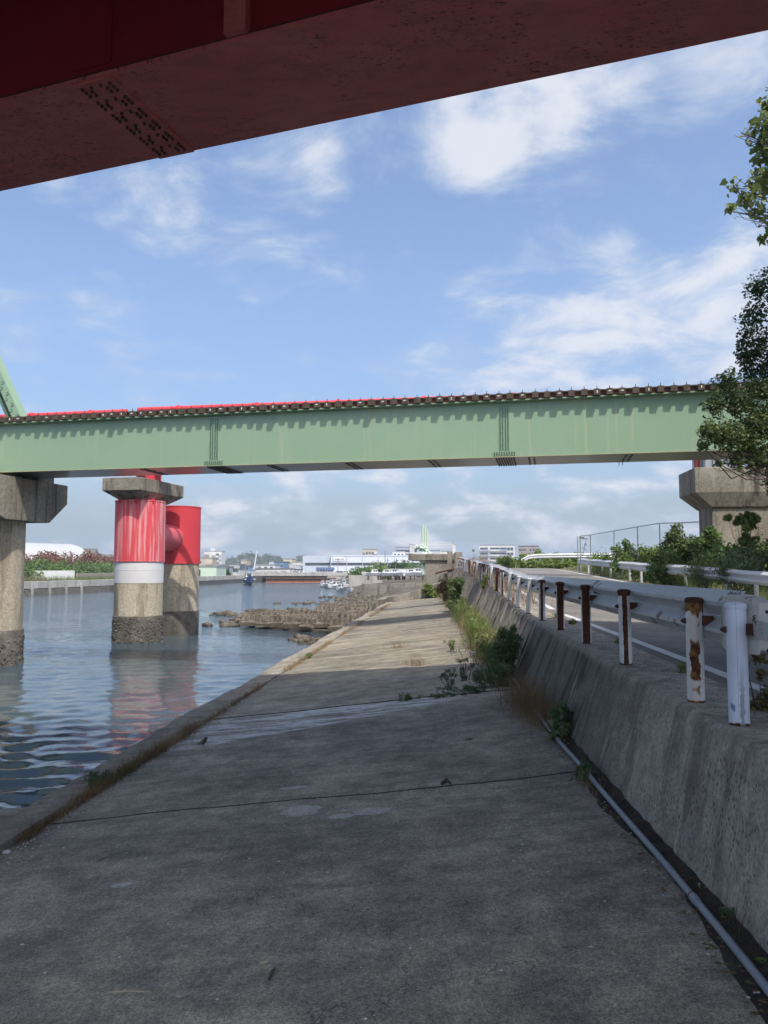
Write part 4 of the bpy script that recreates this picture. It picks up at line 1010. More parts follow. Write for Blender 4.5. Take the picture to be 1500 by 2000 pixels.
# ---------------------------------------------------------------- shrubs behind the verge guardrail
def shrub(name, label, cat, loc, clumps, leaf, n, size, kind, seed, group=None, stem=True, hollow=.35):
    t_ = thing(name, label, cat, loc, 0, group)
    if stem:
        mb = MB()
        for i, (c, r) in enumerate(clumps): branch(mb, (0, 0, -.1), c, .018, .005, .04, seed+i, 4)
        mb.build('stems', K['bark'], t_)
    cloud_obj('foliage', K[leaf], t_, [c for c, r in clumps], [r for c, r in clumps], n, size, seed, kind=kind, hollow=hollow)
    return t_
SHR = [ # name, label, px, py base, distance, top pixel, half width m, leaf, size
    ('rounded_shrub', 'compact dark green rounded shrub just past the fence corner', 1216, 1112, 36, 1052, .60, 'leaf_shrub', .10),
    ('leafy_shrub', 'sprawling light green shrub behind the verge guardrail', 1262, 1120, 33, 1060, .75, 'leaf_bright', .10),
    ('broadleaf_shrub', 'taller grey-green shrub with sparse top in front of the pier', 1325, 1120, 31, 1022, .85, 'leaf_olive', .12),
    ('broadleaf_shrub', 'dark upright bush hugging the pier shaft corner', 1378, 1120, 30, 1026, .70, 'leaf_shrub', .13),
    ('leafy_shrub', 'mid green bush spreading low behind guardrail below the pier', 1302, 1128, 28, 1068, .85, 'leaf_shrub', .09),
    ('leafy_shrub', 'broad dark green bush below the pier head', 1420, 1128, 27, 1062, 1.0, 'leaf_shrub', .11),
    ('spiky_shrub', 'feathery grey-green weed bush by the guardrail posts', 1372, 1135, 24, 1085, .7, 'leaf_weed', .07),
    ('spiky_shrub', 'feathery dark green weed bush behind the guardrail', 1450, 1140, 22, 1075, .8, 'leaf_spiky', .08),
    ('sapling', 'slim sapling with yellow-green tuft in front of the pier shaft', 1455, 1110, 27, 998, .42, 'leaf_bright', .13),
    ('leafy_shrub', 'olive bush with bright tips right of the sapling', 1492, 1125, 26, 1050, .8, 'leaf_olive', .10),
    ('leafy_shrub', 'dense dark hedge bush behind the feathery weeds', 1500, 1138, 23, 1078, .9, 'leaf_dark', .10),
    ('leafy_shrub', 'low bright bush beside the guardrail end wing', 1180, 1108, 42, 1078, .7, 'leaf_bright', .10),
    ('leafy_shrub', 'pale green bush between fence posts beyond the road bend', 1238, 1105, 40, 1066, .9, 'leaf_weed', .10),
    ('leafy_shrub', 'large dark bush under the olive tree', 1580, 1135, 23, 1040, 1.4, 'leaf_shrub', .12)]
for i, (nm, lab, px, pyb, d, pyt, hw, lf, ls) in enumerate(SHR):
    top = at_d(px, pyt, d); zg = vz(top[0], top[1])-.1; H = top[2]-zg; gg = np.random.default_rng(400+i)
    if nm == 'sapling':
        cl2 = [((gg.normal(0, .28), gg.normal(0, .2), H-.12-abs(gg.normal(0, .22))), .13) for _ in range(13)]+[((gg.normal(0, .2), 0, H-gg.uniform(.8, 2.2)), .15) for _ in range(7)]
    else:
        cl2 = [((gg.uniform(-.7, .7)*hw, gg.uniform(-.5, .5)*hw, H*(.25+.5*gg.random())), hw*gg.uniform(.35, .6)) for _ in range(8)]
        cl2 += [((gg.uniform(-.3, .3)*hw, 0, H-hw*.28), hw*.30), ((gg.uniform(-.5, .5)*hw, 0, H-hw*.6), hw*.42), ((0, 0, H*.5), hw*.7)]
    shrub(nm, lab, 'shrub', (top[0], top[1], zg), cl2, lf, int(2600*hw*H/1.6)+500, ls, 'long' if 'spiky' in nm else 'oval', 420+i, 'shrubs behind the verge guardrail')
# mass of bank growth under and between the shrubs
g = np.random.default_rng(31); P1 = []
for k in range(5200):
    yy = 10+g.random()*44; xx = 8.25+abs(g.normal(0, 1.6)); P1.append((xx, yy, vz(xx, yy)-.05))
o = grass_obj('verge_grass', K['green_grass'], None, P1, .42, .9, .022, 32); tag(o, 'rough green grass on the bank behind the verge guardrail', None, kind='stuff')
cc = [(9.2+g.random()*9, 22+g.random()*26) for _ in range(80)]
V, F = leaf_cloud([(x, y_, vz(x, y_)+.25) for x, y_ in cc], [.55+.5*g.random() for _ in cc], 15000, .10, 33, hollow=.3)
o = link('bank_undergrowth', big_mesh('bank_undergrowth', V, F), K['leaf_shrub']); tag(o, 'tangled green undergrowth covering the bank behind the guardrail', None, kind='stuff')
for i, (px, py, d, hh) in enumerate(((1412, 1160, 18.6, .55), (1425, 1165, 18.0, .5), (1490, 1165, 17.5, .5), (1290, 1130, 25.5, .55), (1155, 1118, 39, .6), (1172, 1118, 37, .5), (1190, 1120, 35, .45))):
    p = at_d(px, py, d); p = (X2-.18+.05*i, p[1], fz(p[1])-.12); roots = [(p[0]+g.normal(0, .16), p[1]+g.normal(0, .18), p[2]) for _ in range(150)]
    t_ = thing('grass_tuft', 'tuft of long arching grass growing through the verge guardrail', 'grass', p, 0, 'grass tufts at the verge guardrail')
    grass_obj('blades', K['green_grass' if i < 4 else 'leaf_weed'], t_, [(a-p[0], b-p[1], c-p[2]) for a, b, c in roots], hh+.15, .9, .014, 600+i)

# chain-link fence on the bank
fe = thing('bank_fence', 'thin grey pipe-framed chain-link fence on the bank beyond the road', 'fence')
fp = [(1128, 1048, 44), (1133, 1047, 44), (1153, 1045, 43), (1199, 1037, 41), (1245, 1029, 39), (1288, 1022, 37), (1332, 1021, 36.4), (1372, 1019, 36)]
tops = [Vector(at_d(*p)) for p in fp]
for q in tops: MB().cyl((q.x, q.y, vz(q.x, q.y)-.2), q, .028, n=8).build('post', K['galvanised'], fe)
MB().tube(tops, .024, 8).build('top_rail', K['galvanised'], fe)
mesh_w = MB()
for a, b in zip(tops[1:-1], tops[2:]):
    L = (b-a).length; n = max(2, int(L/.35)); Hh = 1.9
    for k in range(-5, n):
        for s in (0, 1):
            u0, u1 = k/n, (k+Hh/.35)/n; c0, c1 = max(u0, 0), min(u1, 1)
            if c1 <= c0: continue
            f = lambda u: a.lerp(b, u)-Vector((0, 0, Hh*((u-u0)/(u1-u0)) if s == 0 else Hh*(1-(u-u0)/(u1-u0))))
            mesh_w.cyl(f(c0), f(c1), .0016, n=3, caps=False)
o = mesh_w.build('chain_link', K['galvanised'], fe, fix=False); o['kind'] = 'stuff'
vc = [tuple(tops[1].lerp(tops[2], t)+Vector((0, 0, -.1-1.1*t2))) for t, t2 in ((.15, 0), (.4, .05), (.6, .1), (.5, .35), (.35, .6), (.3, .85))]
vn = thing('fence_vine', 'thin vine climbing the corner of the chain-link fence', 'vine', vc[-1])
MB().tube([Vector(q)-Vector(vc[-1]) for q in reversed(vc)], .008, 5).build('stem', K['bark'], vn)
cloud_obj('leaves', K['leaf_weed'], vn, [tuple(Vector(q)-Vector(vc[-1])) for q in vc], [.09]*len(vc), 90, .07, 71)

# bushes along the crest past the road end
for i, (px, py, d, hw, lf, lab) in enumerate(((985, 1086, 68, .9, 'leaf_bright', 'low bright green bush at the road end below the white apartment block'), (1020, 1080, 70, 1.0, 'leaf_bright', 'bright green bush behind the cross guardrail beside the brown block'),
        (1050, 1072, 69, 1.2, 'leaf_bright', 'tallest bright green bush behind the cross guardrail'), (1085, 1078, 70, 1.2, 'leaf_bright', 'wide bright green bush right of the tallest crest bush'), (1120, 1080, 70, 1.2, 'leaf_bright', 'rounded light green bush near the fence corner'), (1150, 1082, 70, 1.1, 'leaf_bright', 'low light green bush behind the fence corner post'),
        (1070, 1096, 58, .8, 'leaf_bright', 'small bright bush in front of the cross guardrail'), (1105, 1097, 58, .8, 'leaf_bright', 'leafy bush in front of the cross guardrail near its bend'), (1035, 1098, 58, .8, 'leaf_bright', 'small leafy bush at the low end of the cross guardrail'))):
    top = at_d(px, py, d); zg = 3.85; H = top[2]-zg; gg = np.random.default_rng(700+i)
    cl2 = [((gg.uniform(-1, 1)*hw, gg.uniform(-.4, .4)*hw, H*(.2+.5*gg.random())), hw*gg.uniform(.3, .5)) for _ in range(8)]+[((0, 0, H-hw*.3), hw*.32), ((.3, 0, H*.55), hw*.55)]
    shrub('crest_bush', lab, 'bush', (top[0], top[1], zg), cl2, lf, 1500, .17, 'oval', 720+i, 'bushes on the crest past the road end', stem=False)
# dry grass on the verge between posts
for i, (px, py, d, n_, hh, mt, lab) in enumerate(((985, 1108, 38, 420, 1.15, 'dry_grass', 'tall straw-coloured grass stand behind the far posts'), (1003, 1108, 36, 300, 1.1, 'dry_grass', 'yellow-green tall grass stand by the road edge'), (965, 1120, 33, 260, .95, 'dry_grass', 'dry reddish grass clump among the far posts'),
        (960, 1140, 26, 200, .7, 'dry_grass', 'dry grass clump against the mid-distance posts'), (1020, 1165, 19, 150, .55, 'dry_grass', 'dry grass tuft at the foot of the leaning white posts'), (972, 1150, 23.5, 160, .7, 'dry_grass', 'straw-coloured grass tuft between white posts'))):
    y0 = at_d(px, py, d)[1]; p = (ft(y0)+.45, y0, fz(y0)-.03)
    t_ = thing('dry_grass_clump', lab, 'grass', p)
    roots = [(g.normal(0, .22), g.normal(0, .8), 0) for _ in range(n_)]
    grass_obj('blades', K[mt], t_, roots, hh, .5, .014, 760+i)
# ---------------------------------------------------------------- weeds along the wall foot and kerb
def weed(name, label, p, clumps, leaf, n, size, kind, seed, group='weeds along the wall foot', stems=14, hh=.5):
    t_ = thing(name, label, 'weed', p, 0, group); gg = np.random.default_rng(seed); mb = MB()
    for k in range(stems):
        c, r = clumps[k % len(clumps)]; branch(mb, (gg.normal(0, .05), gg.normal(0, .05), -.03), Vector(c)+Vector(gg.normal(0, r*.5, 3)), .007, .002, .04, seed+k, 4)
    mb.build('stems', K['bark'], t_)
    cloud_obj('foliage', K[leaf], t_, [c for c, r in clumps], [r for c, r in clumps], n, size, seed, kind=kind, hollow=.2, up=.3)
    return t_
def foot(y, dx=.0): x = fb(y)-.16+dx; return (x, y, sz(x)+.01)
gg = np.random.default_rng(900)
# dark spiky bush
weed('spiky_weed_bush', 'dark green spiky weed bush leaning on the wall in shade', foot(12.9, -.1), [((.05, 0, .28), .22), ((-.06, .1, .45), .17), ((.12, -.1, .5), .18), ((.18, .3, .58), .17), ((-.05, -.25, .25), .18), ((.1, .5, .42), .19), ((.14, -.1, .72), .09), ((.04, .3, .70), .10), ((.2, .1, .78), .07)], 'leaf_spiky', 3600, .065, 'long', 901)
weed('spiky_weed_bush', 'low dark weed at the foot of the spiky bush', foot(12.1, -.25), [((-.1, 0, .15), .16), ((-.28, .1, .12), .13), ((.1, 0, .2), .18)], 'leaf_spiky', 700, .06, 'long', 902)
WD = [(14.8, .7, 'leaf_weed', 'pale green feathery weed just past the shadow edge'), (16.4, .65, 'leaf_weed', 'yellow-green weed clump along the sunlit wall foot'), (18.0, .75, 'leaf_bright', 'bright leafy weed clump in mid wall'), (19.9, .8, 'leaf_weed', 'feathery pale weed clump beside the board-marked wall'), (22.0, .85, 'leaf_bright', 'tall bright weed clump beside the board-marked wall'), (24.5, .9, 'leaf_weed', 'straggling weed clump further along the wall'), (27.5, .95, 'leaf_bright', 'dense weed clump near the bridge shadow band')]
for i, (yy, h, lf, lab) in enumerate(WD):
    cl2 = [((gg.uniform(-.35, .1), gg.uniform(-.6, .6), h*gg.uniform(.2, .75)), gg.uniform(.14, .26)) for _ in range(8)]
    cl2 = [((a_, b_, c_*.75), r_*.72) for (a_, b_, c_), r_ in cl2]
    t_ = weed('weed_clump', lab, foot(yy), cl2, lf, 900, .05, 'long' if i % 2 == 0 else 'oval', 910+i)
    grass_obj('blades', K[('leaf_weed', 'dry_grass', 'green_grass')[i % 3]], t_, [(gg.normal(-.12, .16), gg.normal(0, .75), 0) for _ in range(420)], h*.85, .7, .012, 940+i)
weed('tall_reed_clump', 'tall grey-green reed clump at the wall foot past the shadow band', foot(33.5, -.1), [((gg.uniform(-.3, .2), gg.uniform(-.7, .7), gg.uniform(.2, 1.3)), gg.uniform(.16, .3)) for _ in range(10)], 'leaf_weed', 2400, .13, 'long', 930)
weed('tall_reed_clump', 'brown-tipped reed clump at the far end of the wall', foot(42, -.1), [((gg.uniform(-.4, .2), gg.uniform(-.9, .9), gg.uniform(.2, 1.3)), gg.uniform(.2, .35)) for _ in range(10)], 'brown_grass', 1800, .16, 'long', 931)
p = at_slab(842, 1168); weed('round_bush', 'bright green rounded bush by the stair parapet', tuple(p), [((gg.uniform(-.5, .5), gg.uniform(-.4, .4), gg.uniform(.15, .75)), gg.uniform(.22, .36)) for _ in range(9)], 'leaf_bright', 2000, .14, 'oval', 932)
weed('wall_weed', 'small bright weed growing from the wall top', (ft(27)+.02, 27, fz(27)-.15), [((0, 0, .1), .14), ((-.06, .1, .25), .12), ((0, 0, .42), .09)], 'leaf_bright', 350, .07, 'oval', 933)
weed('leafy_weed', 'dark green leafy weed at the conduit bend', (1.17, 8.25, sz(1.17)), [((0, 0, .12), .11), ((.03, .1, .24), .10), ((-.06, -.1, .05), .07), ((.08, .2, .2), .10), ((.02, -.02, .33), .06)], 'leaf_spiky', 700, .055, 'oval', 934)
weed('leafy_weed', 'small dark weed creeping over the conduit pipe', (1.15, 6.75, sz(1.15)), [((0, 0, .06), .06), ((0, -.1, .04), .05), ((.03, .08, .09), .05)], 'leaf_spiky', 220, .045, 'oval', 935)
weed('leafy_weed', 'tiny seedling in the dirt below the metal clip', (1.37, 4.05, sz(1.3)+.02), [((0, 0, .04), .03), ((.0, .05, .02), .03)], 'leaf_spiky', 26, .04, 'oval', 936, stems=4)
for i, (px, py, h, lf, lab) in enumerate(((880, 1340, .30, 'leaf_spiky', 'upright dark weed on the slab by the shaded joint'), (908, 1330, .38, 'leaf_spiky', 'taller dark weed beside the spiky bush'), (812, 1300, .16, 'dry_grass', 'dry yellow grass tuft with a flower on the sunlit slab'), (778, 1266, .14, 'dry_grass', 'low dry grass tuft in a slab crack'), (880, 1272, .25, 'leaf_weed', 'sparse weed on the sunlit slab near the wall'), (905, 1352, .10, 'leaf_spiky', 'low mat of weed at the joint end'), (866, 1362, .06, 'leaf_spiky', 'flat weed mat along the slab joint'), (798, 1368, .07, 'leaf_weed', 'tiny weed sprouting from the pale streak'), (925, 1354, .08, 'leaf_spiky', 'low weed patch under the dark bush'))):
    p = at_slab(px, py); gq = np.random.default_rng(950+i)
    if lf == 'dry_grass':
        t_ = thing('grass_tuft', lab, 'grass', tuple(p)); grass_obj('blades', K[lf], t_, [(gq.normal(0, .14), gq.normal(0, .05), 0) for _ in range(140)], h+.08, .7, .006, 950+i)
    else:
        weed('slab_weed', lab, tuple(p), [((gq.normal(0, .08 if h > .2 else .15), gq.normal(0, .04), h*gq.uniform(.15, .95)), .045) for _ in range(12)], lf, 420, .030, 'long', 960+i, 'weeds on the slab', 9)
P1 = [(fb(y_)-.12-abs(gg.normal(0, .16)), y_, 2.0+.11*fb(y_)-.02) for y_ in gg.uniform(13.2, 51, 3600)]
tag(grass_obj('wall_foot_grass', K['leaf_weed'], None, P1, .40, .8, .011, 971), 'pale green and straw grass growing along the sunlit wall foot', None, kind='stuff')
P1 = [(fb(y_)-.2-abs(gg.normal(0, .22)), y_, 2.0+.11*fb(y_)-.03) for y_ in gg.uniform(13.5, 50, 1500)]
tag(grass_obj('wall_foot_straw', K['dry_grass'], None, P1, .34, 1.0, .008, 972), 'dry straw mixed into the grass along the wall foot', None, kind='stuff')
# dry grass spilling from the wall foot
roots = [(gg.normal(0, .16), gg.normal(0, .75), .0) for _ in range(1500)]
t_ = thing('dry_grass_clump', 'sprawling clump of brown dry grass over the conduit at wall foot', 'grass', (1.05, 9.95, sz(1.05)+.01))
grass_obj('blades', K['dry_grass'], t_, roots, .50, 1.3, .005, 981)
roots = [(gg.normal(0, .12), gg.normal(0, .25), .0) for _ in range(160)]
t_ = thing('dry_grass_clump', 'thin dry grass wisps beside the conduit pipe', 'grass', (1.22, 6.55, sz(1.2)+.01)); grass_obj('blades', K['dry_grass'], t_, roots, .16, 1.5, .004, 982)
roots = [(gg.normal(0, .05), gg.normal(0, .10), .0) for _ in range(50)]
t_ = thing('dry_grass_clump', 'few thin stalks at the near wall foot', 'grass', (1.42, 3.95, sz(1.4)+.02)); grass_obj('blades', K['brown_grass'], t_, roots, .12, 1.3, .004, 983)
# trumpet lilies
for i, (px, py, hgt) in enumerate(((941, 1322, .42), (903, 1330, .50))):
    p = at_slab(px, py); t_ = thing('lily', ('white trumpet lily bending out of the dark bush', 'paler trumpet lily drooping over the slab')[i], 'flower', tuple(p))
    tip = Vector((-.10, -.05, hgt)); MB().tube([(0.08, 0, 0), (.05, 0, hgt*.6), tip+Vector((.04, 0, .03)), tip], .005, 6).build('stem', K['leaf_weed'], t_)
    d = Vector((-.9, -.2, -.12 if i == 0 else -.4)).normalized(); m = MB(); a = d.orthogonal().normalized(); b = d.cross(a)
    secs = [[tip+d*u+(a*math.cos(q)+b*math.sin(q))*r*(1+(.35*math.cos(3*q) if u > .1 else 0)) for q in np.linspace(0, 6.283, 19)[:-1]] for u, r in ((0, .006), (.04, .009), (.075, .015), (.10, .034))]
    m.loft(secs, caps=False); m.build('trumpet', K['lily_white'], t_, smooth=True)
# grass in the kerb joint
KG = [(6.3, 7.4, 170, .09, 'brown_grass', 'brown dry grass in the kerb joint beside the ochre leaf'), (7.4, 8.6, 260, .13, 'brown_grass', 'brown and straw grass tuft along the kerb'), (8.5, 9.6, 240, .15, 'brown_grass', 'russet dry grass fringe below the kerb'), (9.4, 10.9, 260, .16, 'dry_grass', 'pale dry grass fringe by the lime streaks'), (10.9, 12.4, 120, .10, 'dry_grass', 'short straw fringe at the streaked joint'), (12.6, 15, 160, .08, 'brown_grass', 'short brown fringe in the kerb joint'), (17, 19.5, 200, .10, 'dry_grass', 'bright straw fringe in the sunlit kerb joint'), (20, 24, 240, .12, 'dry_grass', 'straw grass fringe past the sunlit kerb'), (26, 33, 260, .13, 'dry_grass', 'dry grass fringe along the middle kerb'), (36, 48, 400, .2, 'dry_grass', 'golden grass fringe near the stair parapet')]
for i, (a, b, n_, h, mt, lab) in enumerate(KG):
    yc = (a+b)/2; p = (-3.58, yc, sz(-3.58)+.01); t_ = thing('kerb_grass', lab, 'grass', p)
    gq = np.random.default_rng(1000+i); grass_obj('blades', K[mt], t_, [(gq.normal(0, .045), gq.uniform(a-yc, b-yc), 0) for _ in range(n_*3)], h*1.15, 1.0, .007, 1000+i)
weed('kerb_weed', 'grey-green bushy weed in the near kerb joint', (-3.62, 7.95, sz(-3.6)), [((-.05, 0, .06), .08), ((-.12, .1, .08), .08), ((-.05, .25, .05), .07)], 'leaf_spiky', 500, .035, 'long', 1020, 'weeds in the kerb joint', 5)
weed('kerb_weed', 'small green weed in the sunlit kerb joint', (-3.5, 19.6, sz(-3.5)), [((0, 0, .06), .08), ((-.05, .15, .05), .08)], 'leaf_bright', 160, .05, 'oval', 1021, 'weeds in the kerb joint', 4)
# leggy weed on the wall top behind the posts
weed('wall_top_weed', 'leggy brown-leaved weed behind the nearest blue-white post', (2.02, 5.2, 2.97), [((0, 0, .03), .09), ((.02, 0, .15), .035), ((0, 0, .25), .04), ((-.01, 0, .36), .05), ((0, 0, .42), .05)], 'brown_grass', 330, .04, 'oval', 1030, 'weeds on the wall top', 4)
for i, (yy, dx) in enumerate(((7.0, .52), (12.8, .5), (9.6, .55), (14.5, .5))):
    weed('wall_top_weed', ('sprig of weed by the post with a rust strip', 'green tuft at the road edge behind rusty posts', 'small sprig at the white line edge', 'tuft at the road edge by the leaning posts')[i], (ft(yy)+dx, yy, fz(yy)-.03), [((0, 0, .05), .06), ((.05, .1, .04), .05)], 'leaf_weed', 120, .04, 'long', 1031+i, 'weeds on the wall top', 4)
# wall-top dirt
P1 = [(ft(y_)+.05+abs(gg.normal(.3, .16)), y_, fz(y_)+.0) for y_ in 3+gg.random(900)*13]
scatter('dirt_crumbs', K['soil'], P1, .003, .009, .3, 'dark dirt crumbs and moss on the wall top', 9)

# ---------------------------------------------------------------- wave-breaking blocks and rubble
def block_mesh(seed):
    gq = np.random.default_rng(seed); m = MB()
    m.loft([[(-.62, -.62, 0), (.62, -.62, 0), (.62, .62, 0), (-.62, .62, 0)], [(-.66, -.66, .32), (.66, -.66, .32), (.66, .66, .32), (-.66, .66, .32)], [(-.5, -.5, .46), (.5, -.5, .46), (.5, .5, .46), (-.5, .5, .46)]])
    for xx in (-.42, 0, .42):
        m.loft([[(xx-.15, -.50, .44), (xx+.15, -.50, .44), (xx+.15, .50, .44), (xx-.15, .50, .44)], [(xx-.08, -.34, .92), (xx+.08, -.34, .92), (xx+.08, .34, .92), (xx-.08, .34, .92)]])
    me = m.mesh('armour_block'); me.materials.append(K['block_concrete'])
    bm = bmesh.new(); bm.from_mesh(me); bmesh.ops.bevel(bm, geom=list(bm.edges), offset=.028, segments=1, affect='EDGES')
    for v in bm.verts: v.co += Vector(gq.normal(0, .018, 3))
    bm.to_mesh(me); bm.free(); return me
BMs = [block_mesh(s) for s in (1, 2, 3, 4)]
gq = np.random.default_rng(41); nb = 0
def in_poly(x, y, poly):
    c = False; j = len(poly)-1
    for i in range(len(poly)):
        if (poly[i][1] > y) != (poly[j][1] > y) and x < (poly[j][0]-poly[i][0])*(y-poly[i][1])/(poly[j][1]-poly[i][1])+poly[i][0]: c = not c
        j = i
    return c
GP = [(-6.2, 45.0), (-9.6, 47.8), (-13.0, 50.3), (-15.0, 57.5), (-10.5, 58.8), (-10.2, 70), (-5.6, 70), (-5.4, 50)]
yy = 44.0
while yy < 71:
    xx = -16.0
    while xx < -4.9:
        if in_poly(xx, yy, GP) and gq.random() < .93:
            o = link('armour_block', BMs[gq.integers(4)], None, None, loc=(xx+gq.normal(0, .10), yy+gq.normal(0, .10), gq.uniform(-.05, .22)+.02*(xx+12)))
            o.rotation_euler = (gq.normal(0, .07), gq.normal(0, .07), R(-10)+gq.normal(0, .08)+(R(90) if gq.random() < .10 else 0)); o.scale = [gq.uniform(.72, .86)]*3
            tag(o, 'brown ridged concrete wave-breaking block packed beside the revetment', 'block', 'wave-breaking blocks beside the revetment'); nb += 1
        xx += 1.06
    yy += 1.08
MB().loft([[(p[0]*1.0, p[1], -1.6) for p in GP], [(p[0], p[1], .18) for p in GP]]).build('block_mound', K['rubble'])
struct(bpy.data.objects['block_mound'])
ico = bmesh.new(); bmesh.ops.create_icosphere(ico, subdivisions=1, radius=1); IV = np.array([v.co[:] for v in ico.verts]); IF = np.array([[v.index for v in f.verts] for f in ico.faces]); ico.free()
def rocks(name, pts, smin, smax, mat, label, seed):
    q = np.random.default_rng(seed); V = []; F = []; o = 0
    for (x, y, z) in pts:
        s = q.uniform(smin, smax)*np.array([q.uniform(.8, 1.5), q.uniform(.7, 1.2), q.uniform(.4, .8)])
        v = IV*(1+q.normal(0, .16, (len(IV), 1)))*s; a = q.random()*6.28; ca, sa = math.cos(a), math.sin(a)
        v = np.stack([v[:, 0]*ca-v[:, 1]*sa+x, v[:, 0]*sa+v[:, 1]*ca+y, v[:, 2]+z], 1); V.append(v); F.append(IF+o); o += len(v)
    ob = link(name, big_mesh(name, np.concatenate(V), np.concatenate(F)), mat); return tag(ob, label, None, kind='stuff')
pts = []
for k in range(260):
    t = gq.random(); y_ = 40.3+t*7; x = -4.55-gq.random()**1.2*(1.2+2.6*t); pts.append((x, y_, .62-.33*(-4.3-x)+gq.normal(0, .08)))
rocks('shore_rubble', pts, .12, .36, K['rubble'], 'dark weedy rubble at the kerb foot in front of the blocks', 51)
pts = []
for k in range(1500):
    t = gq.random(); y_ = 53+t*64; xs0 = float(np.interp(y_, [p[1] for p in SH], [p[0] for p in SH])); x = xs0-3.6+gq.random()*6.2
    if y_ > 66 or x > xs0-1.5: pts.append((x, y_, float(np.interp(x-xs0, (-3.4, -1.2, .8, 4), (-.30, .0, .42, .95)))+gq.normal(0, .05)))
rocks('foreshore_rocks', pts, .12, .36, K['rubble'], 'brown tidal rocks along the foreshore beyond the slab', 52)
pts = []
for (px, py, n_, sx, sy) in ((465, 1199, 26, 1.9, 1.1), (462, 1212, 14, 1.2, 1.2), (452, 1220, 8, .9, .3), (595, 1247, 16, .9, .3), (622, 1252, 30, .7, .4), (520, 1199, 34, 3.2, 1.0), (655, 1178, 40, 6, .9), (690, 1165, 60, 5, 2.0), (705, 1172, 60, 4, 2.5), (480, 1206, 22, 1.6, 1.4)):
    c = at_z(px, py, .1)
    for k in range(n_): pts.append((c[0]+gq.normal(0, sx*.6), c[1]+gq.normal(0, sy), gq.uniform(-.08, .12)))
rocks('low_tide_rocks', pts, .15, .42, K['rubble'], 'dark rocks breaking the water surface at low tide', 53)

# ---------------------------------------------------------------- platform, parapet, far end of the revetment
pf = thing('concrete_platform', 'tall weathered concrete platform with overhanging lip beyond the retaining wall', 'platform', (-.9, 57.5, 1.2), R(-2))
MB().box(-.62, 1.5, -1.2, 2.6, -1, 3.28).build('body', K['old_concrete'], pf, bev=.03)
MB().box(-1.85, 1.62, -1.35, 2.8, 3.275, 3.75).build('top_slab', K['old_concrete'], pf, bev=.03)
MB().box(1.05, 1.40, -2.9, -2.4, .4, 3.9).box(1.55, 2.1, -3.0, -2.3, 1.0, 3.85).build('gate_post', K['old_concrete'], pf, bev=.02)
MB().box(.5, 2.0, -2.4, -1.1, .2, 2.35).build('step_block', K['old_concrete'], pf, bev=.02)
MB().cyl((.2, -3.0, 2.35), (1.9, -2.9, 2.75), .06, n=10).build('rust_pipe', K['rust'], pf, smooth=True)
MB().box(-.10, .10, -1.35, -1.2, .6, 1.5).build('staff_gauge', K['pale_concrete'], pf)
rlg = thing('platform_railing', 'pale steel railing box around the top of the concrete platform', 'railing', (-.9, 57.5, 4.945), R(-2))
A = [(-1.75, -1.25), (1.35, -1.25), (1.5, 2.6), (-1.7, 2.6)]
for i in range(4):
    a, b = Vector((*A[i], 0)), Vector((*A[(i+1) % 4], 0))
    for zz in (.08, .78): MB().cyl(a+Vector((0, 0, zz)), b+Vector((0, 0, zz)), .022, n=8).build('rail', K['boat_white'], rlg)
    MB().cyl(a+Vector((0, 0, .55)), b+Vector((0, 0, .55)), .012, n=6).build('rail', K['boat_white'], rlg)
    n_ = 1 if i in (0, 2) else 18
    for k in range(n_+1):
        q = a.lerp(b, k/n_) if n_ > 1 else (a if k == 0 else b)
        MB().cyl(q, q+Vector((0, 0, .80)), .020 if k in (0, n_) else .009, n=6).build('baluster' if 0 < k < n_ else 'rail_post', K['boat_white'], rlg)
mon = thing('pale_green_monument', 'three slender pale green pillars rising from a lumpy white base behind the railing', 'monument', tuple(at_d(829, 1117, 64)))
mz = mon.location.z
for k, (dx, hh) in enumerate(((-.14, 3.98), (.06, 3.78), (.24, 3.58))):
    MB().cyl((dx, .1*k, -.2), (dx, .1*k, hh), .10, .085, 14).build('pillar', K['pale_green'], mon, smooth=True)
q = np.random.default_rng(61); lump = []
mbm = MB().lathe([(.30, .75), (.46, .9), (.36, 1.5), (.2, 1.7)], 14); mbm.build('base', K['pale_green'], mon, smooth=True)
V = []; F = []; o_ = 0
for k in range(70):
    u = q.random(); c = np.array([-.75+1.35*u+q.normal(0, .06), q.normal(0, .16), 2.05-.75*u+.25*math.sin(u*3.1)+q.normal(0, .08)]); v = IV*q.uniform(.07, .17)+c; V.append(v); F.append(IF+o_); o_ += len(v)
MB().box(.36, .95, -.3, .3, -1.6, 1.05).build('plinth', K['old_concrete'], mon)
link('carved_wave', big_mesh('carved_wave', np.concatenate(V), np.concatenate(F)), K['pale_green'], mon)
# sloping stair parapet and low walls
def wall_run(name, label, pts, zt, zb, th, mat, cat='wall'):
    t_ = thing(name, label, cat, (pts[0][0], pts[0][1], min(zb))); B = Vector(t_.location); m = MB(); secs = []
    for i, p in enumerate(pts):
        a = Vector(pts[max(i-1, 0)]); b = Vector(pts[min(i+1, len(pts)-1)]); d = (b-a).normalized(); n_ = Vector((-d.y, d.x))*th/2
        secs.append([(p[0]+n_.x-B.x, p[1]+n_.y-B.y, zb[i]-B.z), (p[0]+n_.x-B.x, p[1]+n_.y-B.y, zt[i]-B.z), (p[0]-n_.x-B.x, p[1]-n_.y-B.y, zt[i]-B.z), (p[0]-n_.x-B.x, p[1]-n_.y-B.y, zb[i]-B.z)])
    m.loft(secs); m.build('wall_body', mat, t_, bev=.02); return t_
wall_run('stair_parapet', 'sloping concrete stair parapet climbing from kerb to platform', [(-3.75, 52.9), (-2.2, 53.1), (-.2, 53.4)], [1.95, 2.35, 3.05], [1.0, 1.2, 1.5], .32, K['old_concrete'], 'parapet')
